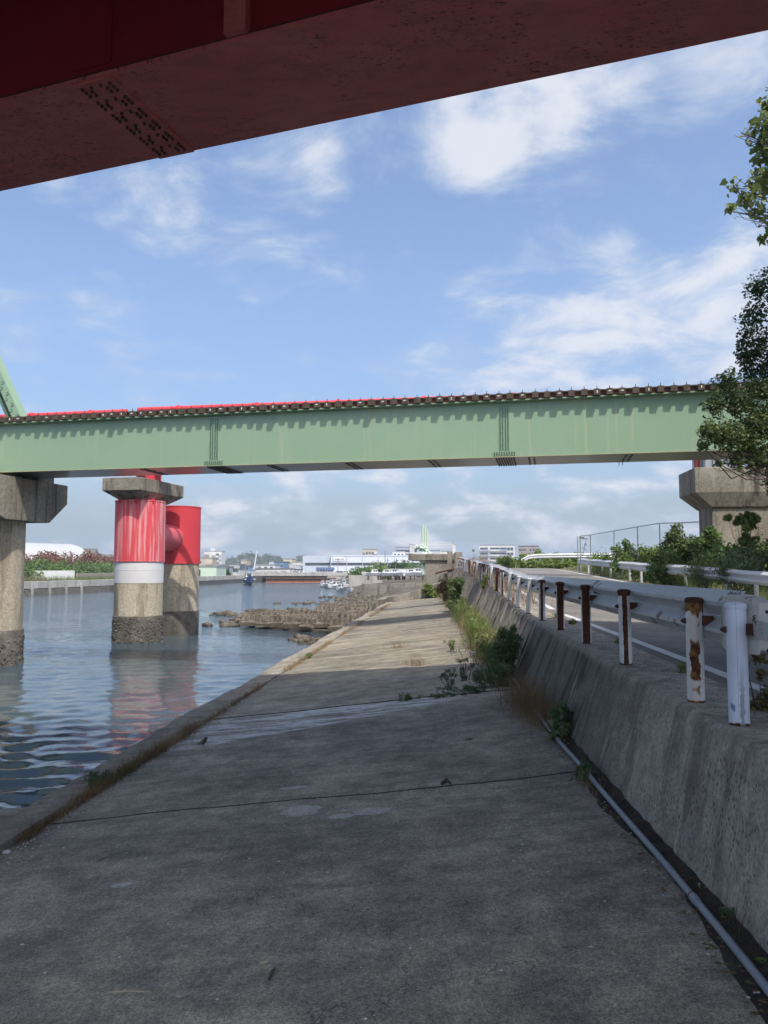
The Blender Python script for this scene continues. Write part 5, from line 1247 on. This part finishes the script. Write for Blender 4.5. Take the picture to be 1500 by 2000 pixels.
wall_run('low_wall', 'low broken concrete wall at the end of the edge kerb', [(-4.6, 53.2), (-4.4, 56.0), (-3.2, 59)], [1.75, 1.85, 1.95], [-.5, -.3, .2], .5, K['old_concrete'])
wall_run('low_wall', 'tilted dark concrete wall slab on the foreshore', [(-10.6, 96), (-7.6, 96.5), (-5.0, 96)], [2.0, 1.8, 1.6], [-.3, -.2, -.1], .4, K['old_concrete'])
wall_run('low_wall', 'long low grey quay wall above the foreshore rocks', [(-9, 112), (2, 110), (20, 110)], [1.75, 1.8, 1.9], [0, 0, 0], .5, K['old_concrete'])
wall_run('low_wall', 'pale square concrete wall end beside the moored boats', [(-18.2, 143), (-12.0, 143)], [2.6, 2.6], [-.5, -.5], .6, K['pale_concrete'])
P1 = [(q.uniform(-1, 8), q.uniform(97, 111), 1.25+.02*q.random()) for _ in range(2500)]
tag(grass_obj('shore_grass', K['dry_grass'], None, P1, .6, .7, .035, 66), 'dry yellow grass on the shore point', None, kind='stuff')

# ---------------------------------------------------------------- boats
def boat(label, loc, rz, L=7.0, hull='boat_white', cab=True, group=None, cat='boat', stripe=None, stand=False):
    t_ = thing('fishing_boat', label, cat, loc, rz, group); W = L*.26; H = L*.13; m = MB(); secs = []
    for u in (0, .06, .3, .6, .8, .93, 1.0):
        wd = W/2*(1 if u < .55 else max(.03, 1-((u-.55)/.45)**2.0)); zt_ = H*(1+.55*max(0, u-.45)**1.3*2); xx = -L/2+L*u
        kz = -.25*L*.05+(0 if u < .8 else (u-.8)*H*2.6)
        secs.append([(xx, -wd, zt_), (xx, -wd*.86, zt_*.35), (xx, -wd*.35, kz), (xx, wd*.35, kz), (xx, wd*.86, zt_*.35), (xx, wd, zt_), (xx, wd*.84, zt_-.06), (xx, -wd*.84, zt_-.06)])
    m.loft(secs); hl = m.build('hull', K[hull], t_, smooth=True)
    MB().box(-L*.47, L*.3, -W*.508, W*.508, H*.80, H*.92).build('rubbing_strake', K[stripe or 'boat_blue'], hl)
    if cab:
        ch = L*.17; cb = MB().loft([[(-L*.22, -W*.30, H*.8), (L*.10, -W*.30, H*.8), (L*.10, W*.30, H*.8), (-L*.22, W*.30, H*.8)], [(-L*.21, -W*.27, H*.8+ch), (L*.04, -W*.27, H*.8+ch), (L*.04, W*.27, H*.8+ch), (-L*.21, W*.27, H*.8+ch)]]).build('cabin', K['boat_white'], t_)
        for s in (-1, 1):
            for k in range(2): MB().box(-L*.19+k*L*.10, -L*.11+k*L*.10, s*W*.287-.02, s*W*.287+.02, H*.8+ch*.5, H*.8+ch*.85).build('window', K['window_glass'], cb)
        MB().box(L*.055, L*.082, -W*.22, W*.22, H*.8+ch*.5, H*.8+ch*.85).build('window', K['window_glass'], cb)
        MB().box(-L*.24, L*.07, -W*.31, W*.31, H*.8+ch, H*.8+ch+.06).build('roof', K['boat_white'], cb)
        MB().cyl((-L*.1, 0, H*.8+ch), (-L*.1, 0, H*.8+ch+L*.22), .035, .02, 6).build('mast', K['galvanised'], t_)
    MB().cyl((L*.36, -W*.2, H*1.2), (L*.36, -W*.2, H*1.9), .02, n=5).cyl((L*.36, W*.2, H*1.2), (L*.36, W*.2, H*1.9), .02, n=5).cyl((L*.36, -W*.2, H*1.9), (L*.36, W*.2, H*1.9), .02, n=5).build('bow_rail', K['galvanised'], t_)
    if stand:
        for xx in (-L*.25, L*.2): MB().box(xx-.1, xx+.1, -W*.4, W*.4, -.75, .05).build('cradle', K['sleeper_wood'], t_)
    return t_
MO = [(684, 1158, 6.0, 100, 'white open boat with grey bow pointing at the shore, closest to the rocks'), (664, 1156, 6.0, 80, 'grey-hulled fishing boat moored beside the rock edge'), (695, 1150, 7, 20, 'long white boat moored end-on against the pale wall'), (655, 1150, 6.5, 60, 'white cabin boat with low mast in the moored cluster'), (640, 1148, 6.5, 110, 'white boat with blue strake in the moored cluster'), (630, 1147, 6, 90, 'white boat at the river end of the moored cluster'), (648, 1145, 7, 75, 'white cabin boat behind the moored front row'), (672, 1146, 7, 95, 'white boat with tall mast in the middle of the cluster'), (686, 1145, 7.5, 85, 'white cabin cruiser at the back of the cluster')]
for i, (px, py, L, a, lab) in enumerate(MO):
    p = at_z(px, py, 0.0); boat(lab, (p[0], p[1], .12), R(a+180), L*.68, 'boat_grey' if i == 1 else 'boat_white', i not in (0,), 'small boats moored by the shore', stripe=('boat_grey', 'boat_blue', 'boat_white')[i % 3])
for i, (px, L, lab) in enumerate(((728, 6.5, 'white boat with tall cabin standing ashore on timber cradles'), (752, 6.5, 'white boat ashore with grey hull and wheelhouse'), (768, 7, 'white boat ashore with raked wheelhouse'), (782, 6, 'tarpaulin-grey small boat ashore among the cradles'), (798, 7, 'low white boat ashore near the shed'), (812, 8, 'white cabin cruiser ashore beside the platform'))):
    d = 138; L *= .62; p = at_d(px, 1131, d); boat(lab, (p[0], p[1], 2.55), R((195, 170, 160, 40, 185, 175)[i]), L, 'boat_grey' if i == 3 else 'boat_white', i != 3, 'boats standing ashore on cradles', stand=True)
tb = boat('white pilot boat with dark blue hull moored at the far quay', tuple(at_z(486, 1140, 0.15)), R(-70), 10, 'boat_blue', True, None, stripe='boat_white')

# ---------------------------------------------------------------- left bank: sea wall, growth, halls
lb = thing('sea_wall', 'long pale concrete sea wall with dark tidal foot on the far left bank', 'wall')
bps = [(-63, 60), (-61.2, 106), (-58.6, 130), (-58.6, 175), (-57, 217)]
for a, b in zip(bps[:-1], bps[1:]):
    n_ = int((b[1]-a[1])/9)+1
    for k in range(n_):
        y0 = a[1]+(b[1]-a[1])*k/n_+.03; y1 = a[1]+(b[1]-a[1])*(k+1)/n_-.03; x0 = a[0]+(b[0]-a[0])*k/n_; x1 = a[0]+(b[0]-a[0])*(k+1)/n_
        MB().loft([[(x0-1.2, y0, .9), (x0, y0, .9), (x0, y0, 1.95), (x0-1.2, y0, 1.95)], [(x1-1.2, y1, .9), (x1, y1, .9), (x1, y1, 1.95), (x1-1.2, y1, 1.95)]]).build('wall_panel', K['pale_concrete'], lb, bev=.03)
    MB().loft([[(a[0]-1.2, a[1], -1.5), (a[0]+.35, a[1], -1.5), (a[0]+.15, a[1], .78), (a[0]-1.2, a[1], .92)], [(b[0]-1.2, b[1], -1.5), (b[0]+.35, b[1], -1.5), (b[0]+.15, b[1], .78), (b[0]-1.2, b[1], .92)]]).build('tidal_foot', K['waterline_dark'] if a[1] > 120 else K['barnacles'], lb)
for k in range(8):
    yy = 92+k*4.2; xx = float(np.interp(yy, [p[1] for p in bps], [p[0] for p in bps])); MB().box(xx+.05, xx+.32, yy-.2, yy+.2, -.8, 1.45).build('fender_post', K['pale_concrete'], lb)
wall_run('yard_wall', 'white stained yard wall on the left bank behind the pier', [(-84, 118), (-70, 126), (-66.5, 133)], [3.5, 3.5, 3.5], [1.2, 1.2, 1.2], .3, K['white_band'])
wall_run('yard_wall', 'low dark brown fence wall along the left bank bushes', [(-66.5, 134), (-66, 165), (-67, 190)], [3.0, 3.0, 3.0], [1.2, 1.2, 1.2], .3, K['apartment_brown'])
q = np.random.default_rng(71)
P1 = [(-62.2-abs(q.normal(0, 2.0)), y_, 1.8) for y_ in q.uniform(85, 180, 5200)]
tag(grass_obj('bank_grass', K['green_grass'], None, P1, 1.0, .5, .05, 72), 'yellow-green grass along the left bank sea wall', None, kind='stuff')
P1 = [(-63-abs(q.normal(0, 1.2)), y_, 1.8) for y_ in q.uniform(100, 118, 900)]
tag(grass_obj('dry_bank_grass', K['dry_grass'], None, P1, 1.2, .7, .06, 73), 'dry brown grass patch on the left bank', None, kind='stuff')
def bush_row(y0, y1, x_of, n_, h, hw, lf, labs, grp, seed, z0=1.6, ls=.36):
    qq = np.random.default_rng(seed)
    for k in range(n_):
        yy = y0+(y1-y0)*(k+.5)/n_; xx = x_of(yy)+qq.normal(0, .5); H = h*qq.uniform(.85, 1.12)
        cl2 = [((qq.uniform(-1, 1)*hw*.7, qq.uniform(-1, 1)*hw*.8, H*qq.uniform(.25, .75)), hw*qq.uniform(.35, .55)) for _ in range(7)]+[((0, 0, H-hw*.35), hw*.4)]
        shrub('bank_bush', labs, 'bush', (xx, yy, z0), cl2, lf, 2600, ls, 'oval', seed+k, grp, stem=False, hollow=.55)
bush_row(112, 182, lambda y: -72-.03*(y-112), 13, 3.0, 3.4, 'leaf_shrub', 'rounded green bush in the front row on the left bank', 'front row of green bank bushes', 2000)
bush_row(112, 190, lambda y: -79-.04*(y-112), 12, 5.2, 3.9, 'leaf_red', 'reddish brown flowering tree in the row behind the green bushes', 'reddish trees on the left bank', 2100)
# round-roofed hall
hl = thing('round_roofed_hall', 'big pale grey hall with a long barrel roof on the left bank', 'building', (-112, 172, 1.7), R(62))
prof = [(13*math.cos(a), 8.6*math.sin(a)) for a in np.linspace(0, math.pi, 25)]
MB().loft([[(-26+6*(1-math.sin(t)), 0, 0) if False else (xx, y_*s, z_*s2) for y_, z_ in prof] for xx, s, s2 in ((-26, .30, .30), (-25, .55, .55), (-22.5, .78, .80), (-19, .92, .94), (-14, 1, 1), (26, 1, 1))]).build('barrel_roof', K['hall_roof'], hl, smooth=True)
for k in range(4): MB().lathe([(.6, 8.4), (.7, 8.9), (.5, 9.3), (.1, 9.45)], 12).build('roof_vent', K['boat_white'], hl, smooth=True, loc=(-6+k*4.5, 0, 0))
def gable(name, label, px0, px1, ytop, d, wall, roof, rz, dep=10, eave=.6, group=None, zb=1.7):
    a, b = at_d(px0, ytop, d), at_d(px1, ytop, d); c = (a+b)/2; wd = np.linalg.norm((b-a)[:2]); H = c[2]-zb
    t_ = thing(name, label, 'building', (c[0], c[1]+dep/2, zb), rz, group); he = H*eave
    MB().box(-wd/2, wd/2, -dep/2, dep/2, 0, he).build('wall', K[wall], t_)
    r = MB().loft([[(-wd/2-.3, -dep/2-.4, he), (-wd/2-.3, dep/2+.4, he), (-wd/2-.3, 0, H)], [(wd/2+.3, -dep/2-.4, he), (wd/2+.3, dep/2+.4, he), (wd/2+.3, 0, H)]]).build('roof', K[roof], t_)
    return t_, wd, dep, he, H, r
def windows(t_, xs, zs, y, w_, h_, mat='window_glass', th=.12):
    me = MB().box(-w_/2, w_/2, -th, 0, 0, h_).mesh('window'); me.materials.append(K[mat])
    fr = MB().box(-w_/2-.08, w_/2+.08, -th*1.4, 0, -.14, -.01).mesh('sill'); fr.materials.append(K['boat_white'])
    for x_ in xs:
        for z_ in zs:
            o = link('window', me, None, t_, loc=(x_, y+.02, z_)); link('sill', fr, None, o)
for i, (a, b, yt, d, lab) in enumerate(((135, 172, 1070, 205, 'dark gabled house roof rising behind the barrel-roofed hall'), (150, 186, 1081, 190, 'low dark-roofed house with skylight beside the hall'), (180, 214, 1083, 188, 'dark-roofed house with three skylights next to the red pier'))):
    t_, wd, dep, he, H, r = gable('dark_roofed_house', lab, a, b, yt, d, 'apartment_brown', 'dark_roof', R(10), 9, .45)
    ang = math.atan2(H-he, dep/2)
    for k in range(1 + (i == 2)*2):
        s = MB().box(-.5, .5, -.6, .6, 0, .12).build('skylight', K['factory_white'], r, loc=(-wd*.2+k*wd*.22, -dep*.25, (he+H)/2+.05)); s.rotation_euler = (ang, 0, 0)

# ---------------------------------------------------------------- far shore town
def block(name, label, px0, px1, ytop, d, wall, dep=12, rz=0.0, zb=1.75, cat='building', group=None, roofm='grey_roof', parapet=True):
    a, b = at_d(px0, ytop, d), at_d(px1, ytop, d); c = (a+b)/2; wd = float(np.linalg.norm((b-a)[:2])); H = float(c[2]-zb)
    t_ = thing(name, label, cat, (c[0], c[1]+dep/2, zb), rz, group)
    MB().box(-wd/2, wd/2, -dep/2, dep/2, 0, H).build('wall', K[wall], t_)
    if parapet: MB().box(-wd/2-.15, wd/2+.15, -dep/2-.15, dep/2+.15, H, H+.35).build('roof', K[roofm], t_)
    return t_, wd, dep, H
def balconies(t_, x0, x1, zs, y, mat='apartment_white', dep=1.3, h=1.0):
    for z_ in zs: MB().box(x0, x1, y-dep, y, z_, z_+h).build('balcony', K[mat], t_)
# white apartment slab right of the platform
t_, wd, dep, H = block('apartment_block', 'wide white apartment block with rows of balconies above the far posts', 938, 1007, 1065, 420, 'apartment_white', 12, R(-6))
zs = [H-2.7-k*2.75 for k in range(7) if H-2.7-k*2.75 > .5]
for (u0, u1, mt) in ((-.5, -.22, 'apartment_grey'), (-.20, .08, 'apartment_white'), (.10, .28, 'apartment_grey')): balconies(t_, wd*u0, wd*u1, [z_-.5 for z_ in zs], -dep/2, mt, .8, .9)
windows(t_, [wd*u for u in (-.43, -.36, -.29, -.15, -.08, -.01, .05, .14, .19, .24, .33, .42)], zs, -dep/2, 1.5, 1.4)
t_, wd, dep, H = block('apartment_block', 'brown low apartment block beside the bright crest bushes', 1016, 1054, 1067, 380, 'apartment_brown', 12, R(-8), roofm='dark_roof')
zs = [H-2.4-k*2.6 for k in range(5) if H-2.4-k*2.6 > .5]; windows(t_, [wd*u for u in (-.42, -.3, -.18, .12, .28, .42)], zs, -dep/2, .9, 1.1)
t_, wd, dep, H = block('apartment_block', 'slim beige apartment tower behind the white factory roof', 707, 735, 1073, 420, 'apartment_tan', 10, R(4))
zs = [H-2.6-k*2.7 for k in range(6) if H-2.6-k*2.7 > .5]; windows(t_, [wd*u for u in (-.2, 0, .2)], zs, -dep/2, .9, 1.1); balconies(t_, wd*.3, wd*.52, zs, -dep/2, 'apartment_white'); balconies(t_, -wd*.52, -wd*.34, zs, -dep/2, 'apartment_brown')
t_, wd, dep, H = block('apartment_block', 'blue-grey apartment block left of the platform railing', 772, 812, 1069, 400, 'apartment_grey', 12, R(5))
zs = [H-2.6-k*2.7 for k in range(6) if H-2.6-k*2.7 > .5]; windows(t_, [wd*u for u in (-.42, -.28, -.14, 0, .16, .3, .43)], zs, -dep/2, 1.6, 1.3); balconies(t_, -wd*.5, wd*.1, [z_-.6 for z_ in zs], -dep/2, 'apartment_white', .7, .5)
t_, wd, dep, H = block('shop_building', 'small white shop building with dark shopfront in front of the grey block', 766, 790, 1078, 330, 'apartment_white', 10, R(2))
MB().box(-wd*.5, wd*.40, -dep/2-.2, -dep/2, H-4.6, H-2.4).build('shopfront', K['apartment_brown'], t_); windows(t_, [wd*u for u in (-.3, 0, .3)], [H-1.6], -dep/2, .8, .8)
t_, wd, dep, H = block('apartment_block', 'tall white apartment block behind the platform railing', 838, 858, 1075, 390, 'apartment_grey', 12, R(0)); windows(t_, [wd*u for u in (-.4, -.2, 0, .2, .4)], [H-3-k*3 for k in range(4)], -dep/2, 1, 1.8)
t_, wd, dep, H = block('apartment_block', 'cream banded building right of the platform railing', 862, 878, 1077, 400, 'house_cream', 12, R(0)); balconies(t_, -wd*.5, wd*.5, [H-3-k*3 for k in range(4)], -dep/2)
# factory
t_, wd, dep, H = block('factory_hall', 'huge white factory hall with dark ribbon windows and rooftop sign', 636, 822, 1086, 300, 'factory_white', 30, R(8), roofm='factory_white')
MB().box(-wd/2-.05, -wd/2, -dep/2, dep/2, 0, H-.02).build('side_cladding', K['factory_side'], t_)
MB().box(-wd/2-11, -wd/2-.06, -dep/2+2, dep/2, 0, H+.1).build('side_wing', K['factory_side'], t_)
zr = H-3.6
for k in range(6): MB().box(-wd/2+k*wd/6+.15, -wd/2+(k+1)*wd/6-.15, -dep/2-.12, -dep/2, zr, zr+1.0).build('ribbon_window', K['window_glass'], t_)
MB().box(-wd/2-10, -wd/2-.4, -dep/2+1.88, -dep/2+2, zr, zr+1.0).build('ribbon_window', K['window_glass'], t_)
for k in range(7): MB().box(-wd/2+k*wd/6-.06, -wd/2+k*wd/6+.06, -dep/2-.3, -dep/2, 0, H).build('downpipe', K['factory_side'], t_)
MB().box(-wd*.5+8, wd*.2, -dep/2-.14, -dep/2, 0, zr-2.5).build('loading_front', K['apartment_grey'], t_)
for k in range(6): MB().box(-wd*.5+9+k*3.4, -wd*.5+11.6+k*3.4, -dep/2-.26, -dep/2-.14, 0, zr-2.9).build('loading_door', K['window_glass'], t_)
sg = MB().box(-wd/2+.6, -wd/2+5.4, -dep/2-.2, -dep/2, H-1.9, H-.65).build('sign_board', K['boat_white'], t_)
cx = -wd/2+1.75
for k in range(10):
    if k != 6: MB().box(cx, cx+.22, -dep/2-.24, -dep/2-.205, H-1.45+.04*(k % 2), H-1.05).build('sign_letter', K['dark_metal'], sg)
    cx += .33
MB().box(-wd/2+.95, -wd/2+1.15, -dep/2-.24, -dep/2-.205, H-1.55, H-.95).build('sign_emblem', K['house_blue'], sg)
t_, wd, dep, he, H, r = gable('annex_house', 'blue-roofed annex house standing against the white factory', 615, 648, 1108, 285, 'apartment_white', 'blue_roof', R(8), 9, .55)
windows(t_, [wd*u for u in (-.4, -.24, -.08, .08, .24, .4)], [he_ for he_ in (.4, 1.0)][1:], -dep/2, .55, .7)
# quay-side buildings on the left of the factory
t_, wd, dep, H = block('office_building', 'long white two-storey office with dark eaves on the far quay', 497, 566, 1112, 245, 'apartment_white', 9, R(3), roofm='dark_roof')
windows(t_, [wd*u for u in (-.28, -.12, -.06, .08, .26, .33)], [H-1.25], -dep/2, 1.0, .6); windows(t_, [wd*u for u in (-.4, -.2, 0, .2, .4)], [.3], -dep/2, .8, .6)
t_, wd, dep, H = block('shed', 'low white shed with open front right of the long office', 562, 576, 1124, 240, 'apartment_white', 6); MB().box(-wd*.42, wd*.2, -dep/2-.1, -dep/2, 0, H*.6).build('shed_opening', K['window_glass'], t_)
t_, wd, dep, H = block('warehouse', 'pale green warehouse with open bay beside the red pier', 352, 420, 1107, 205, 'pale_green', 12, R(4), zb=1.8); MB().box(-wd*.1, wd*.04, -dep/2-.1, -dep/2, 0, H*.7).build('bay_door', K['window_glass'], t_)
t_, wd, dep, H = block('apartment_block', 'tan low apartment block with stepped balconies right of the red pier', 377, 411, 1090, 330, 'apartment_tan', 12, R(8)); balconies(t_, wd*.1, wd*.5, [H-2.8-k*2.7 for k in range(3)], -dep/2, 'apartment_tan'); windows(t_, [wd*u for u in (-.38, -.2)], [H-2.3-k*2.7 for k in range(3)], -dep/2, 1, 1)
t_, wd, dep, H = block('apartment_tower', 'white eleven-storey apartment tower on the left skyline', 397, 431, 1077, 480, 'apartment_white', 12, R(6))
zs = [H-2.5-k*2.6 for k in range(9) if H-2.5-k*2.6 > .5]; balconies(t_, -wd*.02, wd*.14, zs, -dep/2); balconies(t_, wd*.36, wd*.5, zs, -dep/2); balconies(t_, -wd*.5, -wd*.2, zs[:5], -dep/2, 'apartment_tan'); windows(t_, [wd*u for u in (-.4, -.28, .22, .32)], zs, -dep/2, 1.0, 1.1)
MB().box(-wd*.2, wd*.05, -2, 2, H, H+2.2).build('stair_head', K['apartment_white'], t_)
t_, wd, dep, H = block('apartment_tower', 'narrow cream tower between the wooded hill and factory', 553, 571, 1092, 400, 'house_cream', 10, R(0)); windows(t_, [wd*u for u in (.05, .3)], [H-2.4-k*2.4 for k in range(6) if H-2.4-k*2.4 > .5], -dep/2, 2.0, 1.0, 'apartment_brown')
far = [(430, 447, 1108, 260, 'apartment_grey', 'dull grey workshop on the far quay'), (444, 470, 1104, 300, 'house_cream', 'cream house cluster below the hill'), (468, 486, 1106, 255, 'house_blue', 'bright blue tank house by the quay crane'), (470, 482, 1094, 340, 'apartment_tan', 'orange-tan house under the wooded hill'), (482, 500, 1105, 260, 'apartment_grey', 'grey shed behind the pilot boat'), (500, 538, 1104, 290, 'apartment_white', 'white low block behind the long office'), (536, 556, 1098, 330, 'house_blue', 'pale blue house left of the cream tower'), (566, 588, 1105, 300, 'apartment_grey', 'purple-grey shed beside the factory wing'), (456, 468, 1112, 245, 'apartment_white', 'small white house on the quay'), (418, 432, 1104, 300, 'apartment_white', 'white house below the apartment tower'), (524, 532, 1097, 340, 'apartment_white', 'white house with small tower below the hill'), (572, 590, 1098, 360, 'apartment_white', 'low white flats behind the factory wing')]
for i, (a, b, yt, d, mt, lab) in enumerate(far):
    if i % 3 == 1: t_, wd, dep, he, H, r = gable('far_house', lab, a, b, yt, d, mt, ('dark_roof', 'grey_roof', 'blue_roof')[i % 3], R(random.uniform(-10, 10)), 8)
    else: t_, wd, dep, H = block('far_house', lab, a, b, yt, d, mt, 8, R(random.uniform(-8, 8)), roofm=('dark_roof', 'grey_roof')[i % 2]); he = H
    windows(t_, [wd*u for u in (-.3, 0, .3)], [he*.55], -dep/2, max(.7, wd*.14), .9)
t_, wd, dep, H = block('boat_shed', 'long white flat-roofed shed behind the boats ashore', 742, 812, 1118, 170, 'apartment_brown', 8, R(2), parapet=False); MB().box(-wd/2-.3, wd/2+.3, -dep/2-.4, dep/2, H-.2, H+.75).build('roof', K['boat_white'], t_); MB().box(wd*.42, wd*.47, -dep/2-.46, -dep/2-.4, H, H+.5).build('sign_panel', K['rail_rust'], t_)
# crane, poles, sheet piles
cr = thing('quay_crane', 'white slanting crane boom standing over the far quay', 'crane', tuple(at_d(494, 1122, 250)))
a, b = at_d(495, 1106, 250), at_d(502, 1075, 250); B = np.array(cr.location[:])
MB().box(-1.5, 1.5, -1, 1, -1.5, 1.6).build('crane_base', K['house_blue'], cr)
MB().cyl(a-B+np.array([0, 0, -2]), b-B, .28, .16, 8).build('boom', K['boat_white'], cr)
for i, (px, yt, d) in enumerate(((660, 1093, 230), (752, 1076, 190), (757, 1090, 200), (774, 1090, 210), (676, 1112, 225), (465, 1092, 240), (479, 1090, 245), (430, 1104, 230))):
    p = at_d(px, yt, d); t_ = thing('utility_pole', 'slim grey utility pole standing on the far shore', 'pole', (p[0], p[1], 1.5), 0, 'utility poles on the far shore')
    MB().cyl((0, 0, 0), (0, 0, p[2]-1.5), .13, .09, 8).build('pole_shaft', K['grey_roof'], t_); MB().box(-.7, .7, -.05, .05, p[2]-2.2, p[2]-2.1).build('crossarm', K['grey_roof'], t_)
sp = thing('sheet_pile_wall', 'rusty red-brown sheet pile quay wall along the far shore', 'wall', (0, 0, 0))
xa = at_z(505, 1138, 0); xb = at_z(648, 1138, 0); n_ = 44; spm = MB().loft([[(-.28, 0, -2), (-.12, -.32, -2), (.12, -.32, -2), (.28, 0, -2), (.28, .1, -2), (-.28, .1, -2)], [(-.28, 0, 1.0), (-.12, -.32, 1.0), (.12, -.32, 1.0), (.28, 0, 1.0), (.28, .1, 1.0), (-.28, .1, 1.0)]]).mesh('sheet_pile'); spm.materials.append(K['sheetpile_rust'])
for k in range(n_):
    u = (k+.5)/n_; link('sheet_pile', spm, None, sp, loc=(xa[0]*(1-u)+xb[0]*u, 215.6, 0)).scale = (abs(xb[0]-xa[0])/n_/.56, 1, 1)
MB().box(xa[0], xb[0], 215.1, 216.3, .95, 1.25).build('capping_beam', K['sheetpile_rust'], sp); MB().box(xa[0], xb[0], 215.15, 215.3, -.2, .12).build('tide_fender', K['orange_boom'], sp)
wall_run('quay_wall', 'grey concrete flood wall along the far quay', [(-58, 219), (-48, 219), (-20, 219.5), (5, 220)], [3.0, 2.9, 2.4, 2.4], [1, 1, 1, 1], .4, K['pale_concrete'])
wall_run('quay_edge', 'dark shadowed quay edge behind the pilot boat', [(-58.5, 216.4), (-52.5, 216.4)], [1.6, 1.6], [-2, -2], 1.2, K['waterline_dark'])  # quay face in a plain dark colour
wall_run('quay_edge', 'grey concrete quay edge beside the moored boats', [(-33.6, 216.4), (-28, 216.0), (-18, 214)], [1.6, 1.6, 1.8], [-2, -2, -2], 1.2, K['pale_concrete'])
# cars parked on the far quay, a few pixels each
def car(label, loc, rz, mat):
    t_ = thing('parked_car', label, 'car', loc, rz, 'cars parked on the far quay'); m = MB()
    m.loft([[(x_, -.8, z_) for x_, z_ in ((-2, .3), (2, .3), (2, .75), (1.2, .9), (.6, 1.4), (-1.3, 1.45), (-1.9, .95))], [(x_, .8, z_) for x_, z_ in ((-2, .3), (2, .3), (2, .75), (1.2, .9), (.6, 1.4), (-1.3, 1.45), (-1.9, .95))]]); m.build('body', K[mat], t_, bev=.06)
    MB().box(-1.2, .55, -.82, .82, .98, 1.32).build('window', K['window_glass'], t_)
    for x_ in (-1.25, 1.25):
        for s in (-1, 1): MB().cyl((x_, s*.62, .32), (x_, s*.84, .32), .32, n=14).build('wheel', K['dark_metal'], t_)
for i, (px, mt, lab) in enumerate(((583, 'boat_white', 'white van parked left of the factory'), (590, 'boat_white', 'white car parked by the factory fence'), (668, 'boat_grey', 'grey car parked before the loading doors'), (678, 'boat_white', 'white car parked before the loading doors'), (697, 'boat_white', 'white car parked beside the green bush'))):
    p = at_d(px, 1124, 226); car(lab, (p[0], 222+i*.4, 1.75), R(5), mt)
# trees on the far shore and the wooded hill
for i, (px, yt, d, hw, lf, lab) in enumerate(((706, 1114, 165, 3.4, 'leaf_shrub', 'rounded dark bush in front of the factory loading doors'), (735, 1104, 168, 3.6, 'leaf_bright', 'light green round tree between factory and boats ashore'), (768, 1104, 200, 4.2, 'leaf_dark', 'dark green tree behind the boat shed'), (790, 1102, 202, 4.2, 'leaf_dark', 'tallest dark tree behind the boat shed roof'), (808, 1104, 200, 4, 'leaf_shrub', 'green tree between shed and platform'), (752, 1107, 204, 3.5, 'leaf_shrub', 'mid green tree left of the dark pair'), (435, 1117, 225, 2.6, 'leaf_dark', 'dark round bush on the left quay'), (577, 1120, 238, 2.0, 'leaf_shrub', 'small bush by the quay shed'), (610, 1122, 240, 1.6, 'leaf_shrub', 'low bush before the blue-roofed annex'), (900, 1083, 190, 2.0, 'leaf_bright', 'slim bright sapling top above the wall end'), (924, 1072, 130, .9, 'leaf_bright', 'thin upright sapling among the far posts'))):
    top = at_d(px, yt, d); zb = 1.7; H = top[2]-zb; qq = np.random.default_rng(2300+i)
    t_ = thing('shore_tree', lab, 'tree', (top[0], top[1], zb), 0, 'trees on the far shore')
    MB().tube([(0, 0, -.2), (.1, 0, H*.4), (0, .1, H*.75)], [.22, .16, .06], 7).build('trunk', K['bark'], t_)
    cl2 = [((qq.uniform(-.8, .8)*hw, qq.uniform(-.6, .6)*hw, H*qq.uniform(.35, .7)), hw*qq.uniform(.3, .5)) for _ in range(9)]+[((0, 0, H-hw*.3), hw*.32), ((.3*hw, 0, H*.6), hw*.5)]
    cloud_obj('crown', K[lf], t_, [c for c, r in cl2], [r for c, r in cl2], 1700, hw*.13, 2400+i, hollow=.3)
hq = np.random.default_rng(88); hp = []; 
m = MB(); nx, ny = 60, 10; vs = []
for j in range(ny+1):
    for i in range(nx+1):
        px = 415+(608-415)*i/nx
        yt = np.interp(px, (415, 432, 446, 470, 487, 505, 520, 545, 556, 575, 590, 608), (1112, 1102, 1093, 1089, 1082, 1092, 1085, 1090, 1100, 1097, 1085, 1110))
        top = at_d(px, yt, 900+j*16); f = math.sin(math.pi*(j+.001)/ny)**.7
        vs.append((top[0], top[1], 1.0+(top[2]-1.0)*f+hq.normal(0, 1.0)*f))
m.add(vs, [(j*(nx+1)+i, j*(nx+1)+i+1, (j+1)*(nx+1)+i+1, (j+1)*(nx+1)+i) for j in range(ny) for i in range(nx)])
struct(tag(m.build('wooded_hill', K['green_hill'], fix=False), 'low wooded hill behind the far shore town'))
cc = [vs[k] for k in hq.integers(0, len(vs), 260)]
V, F = leaf_cloud([(a, b, c-.8) for a, b, c in cc], list(hq.uniform(3.0, 5.5, len(cc))), 12000, 1.7, 89, hollow=.5)
tag(link('hill_wood', big_mesh('hill_wood', V, F), K['leaf_dark']), 'dark green wood covering the far hill', None, kind='stuff')

# ---------------------------------------------------------------- summer haze
def haze(density):
    m = bpy.data.materials.new('haze'); m.use_nodes = True; t = m.node_tree; t.nodes.clear()
    v = t.nodes.new('ShaderNodeVolumePrincipled'); v.inputs['Color'].default_value = (.86, .92, 1.0, 1); v.inputs['Density'].default_value = density
    v.inputs['Anisotropy'].default_value = .2
    t.links.new(v.outputs[0], t.nodes.new('ShaderNodeOutputMaterial').inputs['Volume'])
    o = MB().box(-6100, 6100, -1600, 9100, -3.4, 34).build('haze', m); tag(o, 'thin summer haze over the river and town', None, kind='stuff')
haze(.00045)
